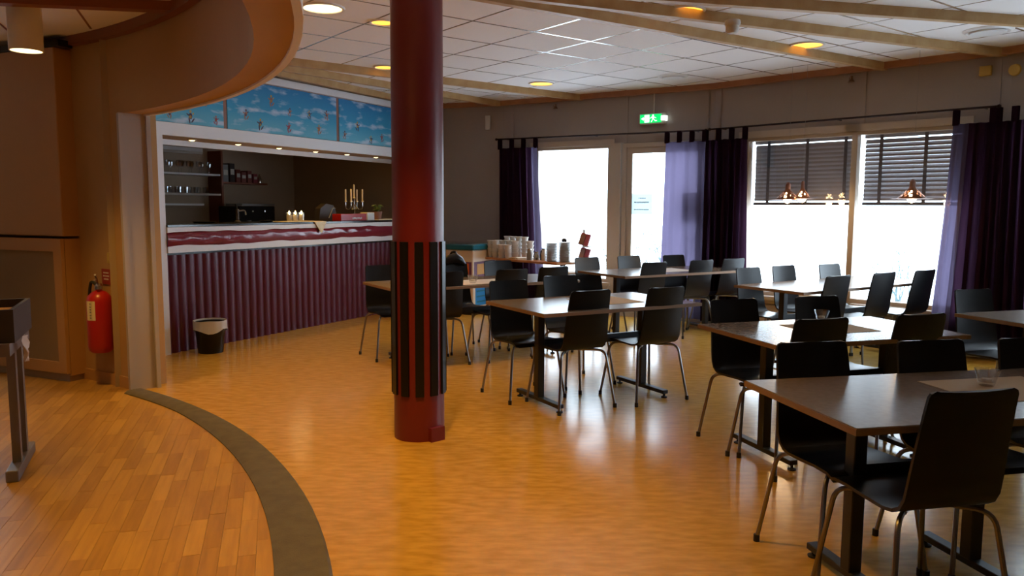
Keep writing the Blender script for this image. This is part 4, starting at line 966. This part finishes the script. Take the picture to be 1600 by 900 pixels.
# ---- parquet room: cabinet, extinguisher, signs, game table, downlight
cx = Vector((-.914, .405, 0)); cy = Vector((.405, .914, 0))                                  # along the front to the left / inwards
cb = thing('tall_cabinet', 'tall cream cabinet with a grille panel at the left edge', 'cabinet', (-3.545, 6.22, 0), math.atan2(cx.y, cx.x))
# local x = along front to the left, local y = away?  (x,y) right handed: y points to -cy
MB().box((.55, -.22, 1.90), (1.1, .44, 1.46)).build('upper_body', M['cream'], cb, bevel=.006)
MB().box((.55, -.21, .60), (1.1, .40, 1.10)).build('lower_body', M['cream'], cb)
MB().box((.55, -.20, .035), (1.06, .38, .07)).build('plinth', M['bwall'], cb)
fr = MB(); fr.box((.045, .012, .61), (.09, .03, 1.08)); fr.box((1.05, .012, .61), (.10, .03, 1.08)); fr.box((.55, .012, .115), (.92, .03, .09)); fr.box((.55, .012, 1.10), (.92, .03, .10)); fr.build('door_frame', M['cream'], cb)
MB().box((.55, .004, .61), (.93, .012, .92)).build('grille_cloth', M['mesh'], cb)
MB().box((.30, -.05, 2.655), (.75, .12, .05)).build('top_rail', M['black'], cb)
fe = thing('fire_extinguisher', 'red fire extinguisher hanging on the curved tan wall', 'fire extinguisher', (-3.225, 6.11, .27), math.radians(-38))
MB().lathe([(0, 0), (.07, .0), (.09, .02), (.095, .05), (.095, .40), (.085, .44), (.05, .475), (.025, .485), (.025, .50), (0, .50)], 28).build('cylinder', M['red'], fe, smooth=True)
MB().lathe([(.03, .495), (.03, .52), (.02, .54), (0, .54)], 14).build('valve', M['silver'], fe)
lv = MB(); lv.tube(smoothpath([(-.02, 0, .53), (.03, -.03, .56), (.07, -.06, .575)], .02), .008); lv.tube(smoothpath([(-.02, 0, .54), (.03, -.03, .59), (.08, -.06, .615)], .02), .008); lv.build('lever', M['silver'], fe)
MB().tube(smoothpath([(-.02, 0, .52), (-.08, -.02, .56), (-.125, -.02, .45), (-.115, -.02, .10)], .06, 5), .012).build('hose', M['rubber'], fe, smooth=True); MB().tube([(-.115, -.02, .12), (-.112, -.02, .02)], [.014, .022]).build('nozzle', M['rubber'], fe)
lb = MB(); rows = [[Vector((.0962*math.cos(t), .0962*math.sin(t), z)) for z in (.26, .41)] for t in [math.radians(-92+k*12) for k in range(5)]]; lb.grid(rows); lb.build('label', M['cloth'], fe)
lb = MB()
for z in (.39, .365, .345, .325, .30, .28): lb.box((.098*math.cos(math.radians(-68)), .0975*math.sin(math.radians(-68)), z), (.03, .002, .006))
lb.build('label_print', M['ink'], fe)
def wallq(a, off=.0): return arc(FI, FIR-off, a)
q = wallq(55.4, .006); sg = thing('extinguisher_sign', 'small red fire extinguisher sign on the curved wall', 'sign', (*q, .86), math.radians(55.4+90))
MB().box((0, 0, 0), (.13, .006, .12)).build('plate', M['signred'], sg)
f = MB()
for z, w in ((.03, .08), (.005, .09), (-.02, .07)): 
    for k in range(5): f.box((-w/2+w*(k+.5)/5, .0036, z), (w/7, .001, .011))
f.build('lettering', M['plastic'], sg)
q = wallq(54.5, .012); sw = thing('light_switch', 'yellowed light switch on the curved wall above the red sign', 'switch', (*q, 1.01), math.radians(54.5+90))
MB().box((0, 0, 0), (.075, .022, .085)).build('plate', M['yellow'], sw, bevel=.004); MB().box((0, .013, 0), (.04, .008, .05)).build('rocker', M['yellow'], sw, bevel=.002)
# game table
gx = Vector((-.40, .915, 0)); gp = Vector((-2.525, 3.95, 0)); gr = math.atan2(.40, .915)          # right side runs along gx; box extends to -x local
gt = thing('game_table', 'dark shallow game box on grey trestle legs at the left edge', 'game table', gp, math.radians(90)+math.atan2(gx.y, gx.x)-PI)
# local y axis = +gx ... build in world-aligned helper instead
def gl(u, v): q = gx*u+Vector((-.915, -.40, 0))*v; return q
def gbox(mb, u0, u1, v0, v1, z0, z1):
    Rm = Matrix.Rotation(-gt.rotation_euler.z, 4, 'Z')
    pts = [Rm @ gl(u, v) for u, v in ((u0, v0), (u1, v0), (u1, v1), (u0, v1))]
    mb.poly_prism([(p.x, p.y) for p in pts], z0, z1); return mb
for u0, u1, v0, v1 in ((0, .55, 0, .02), (0, .02, .02, 1.1), (.53, .55, .02, 1.1), (0, .55, 1.1, 1.12)): gbox(MB(), u0, u1, v0, v1, .72, .89).build('side_board', M['darkw'], gt)
gbox(MB(), .02, .53, .02, 1.1, .72, .845).build('playing_board', M['cream'], gt)
gbox(MB(), -.03, .58, .02, .07, .655, .72).build('apron', M['greyw'], gt); gbox(MB(), -.03, .58, 1.05, 1.10, .655, .72).build('apron', M['greyw'], gt)
for v in (.045, 1.075):
    for u in (.16, .36): gbox(MB(), u-.025, u+.025, v-.02, v+.02, .06, .66).build('leg', M['greyw'], gt)
    gbox(MB(), -.02, .54, v-.03, v+.03, .0, .06).build('foot_bar', M['greyw'], gt, bevel=.004)
rg = MB(); Rm = Matrix.Rotation(-gt.rotation_euler.z, 4, 'Z'); c = Rm @ gl(.16, -.012)
rows = []
for k in range(7):
    z = .735-.14*k/6; w = .03+.02*math.sin(k*.9); rows.append([Vector((c.x, c.y, z))+ (Rm @ (gx*(w*t)+Vector((.915, .4, 0))*(.012+.012*math.cos(t*4+k)))) for t in (-1, -.5, 0, .5, 1)])
rg.grid(rows, .003); tag(rg.build('cloth_rag', M['matw'], loc=gp, rz=gt.rotation_euler.z, smooth=True), 'small pale cloth tied at the corner of the game table', 'cloth')
# surface mounted cylinder lamp
o = thing('cylinder_downlight', 'white cylindrical downlight on the lower ceiling at the left', 'ceiling lamp', (-3.16, 5.24, ZL))
MB().lathe([(0, 0), (.10, 0), (.10, -.31), (.092, -.31), (.092, -.28)], 28).build('housing', M['lampring'], o, smooth=True); MB().lathe([(.092, -.305), (0, -.30)], 28).build('diffuser', M['bulbwarm'], o)
spot('cylinder_spot', (-3.16, 5.24, ZL-.36), LAMP_W*1.6, 88, .9, r=.08)
for x, y, lab in ((-2.6, 2.4, 'white cylindrical downlight above the near parquet, outside the picture'), (-3.6, 3.4, 'white cylindrical downlight above the game table, outside the picture'), (-1.9, 1.0, 'white cylindrical downlight beside the viewpoint, outside the picture')):
    o = thing('cylinder_downlight', lab, 'ceiling lamp', (x, y, ZL), 0, 'cylinder lamps outside the picture')
    MB().lathe([(0, 0), (.10, 0), (.10, -.335), (.092, -.335), (.092, -.30)], 28).build('housing', M['lampring'], o, smooth=True); MB().lathe([(.092, -.325), (0, -.32)], 28).build('diffuser', M['bulbwarm'], o)
    spot('cylinder_spot', (x, y, ZL-.36), LAMP_W*1.6, 88, .9, r=.08)

# ---- shrubs in the snow outside
rnd = random.Random(11)
def shrub(x, y, h, w, lab, nst):
    o = thing('snowy_shrub', lab, 'shrub', (x, y, -.2), 0, 'glare paled shrubs outside the windows')
    tw = MB(); sn = MB()
    for k in range(nst):
        a = rnd.uniform(0, 2*PI); r0 = rnd.uniform(0, w*.3); p = Vector((r0*math.cos(a), r0*math.sin(a), 0)); d = Vector((rnd.uniform(-.5, .5), rnd.uniform(-.5, .5), 1))
        pts_ = [p]
        for q in range(4): p = p+d.normalized()*(h/4*rnd.uniform(.7, 1.1)); d += Vector((rnd.uniform(-.4, .4), rnd.uniform(-.4, .4), 0)); pts_.append(p.copy())
        tw.tube(pts_, [.014, .011, .009, .006, .003], 5)
        for q in pts_[1:]:
            for b in range(3):
                e = q+Vector((rnd.uniform(-.22, .22), rnd.uniform(-.22, .22), rnd.uniform(.0, .16))); tw.tube([q, e], [.005, .002], 4)
                if rnd.random() < .55:
                    s = rnd.uniform(.02, .045); sn.lathe([(0, -s*.4), (s, 0), (s*.6, s*.5), (0, s*.7)], 6, e)
    tw.build('branches', M['glaretwig'], o); sn.build('snow_caps', M['snow'], o)
for (x, y, h, w, lab, n_) in ((1.9, 14.2, 1.25, .8, 'glare paled shrub outside beside the door post', 14), (2.9, 13.6, 1.5, .7, 'branching glare paled shrub seen through the glass door', 16), (6.2, 12.6, 1.1, .7, 'small glare paled shrub outside the left blind window', 8), (7.4, 11.4, 1.35, 1.0, 'glare paled hedge shrub outside the right blind window, left one', 22), (8.2, 10.6, 1.35, 1.0, 'glare paled hedge shrub outside the right blind window, right one', 22)):
    shrub(x, y, h, w, lab, n_)
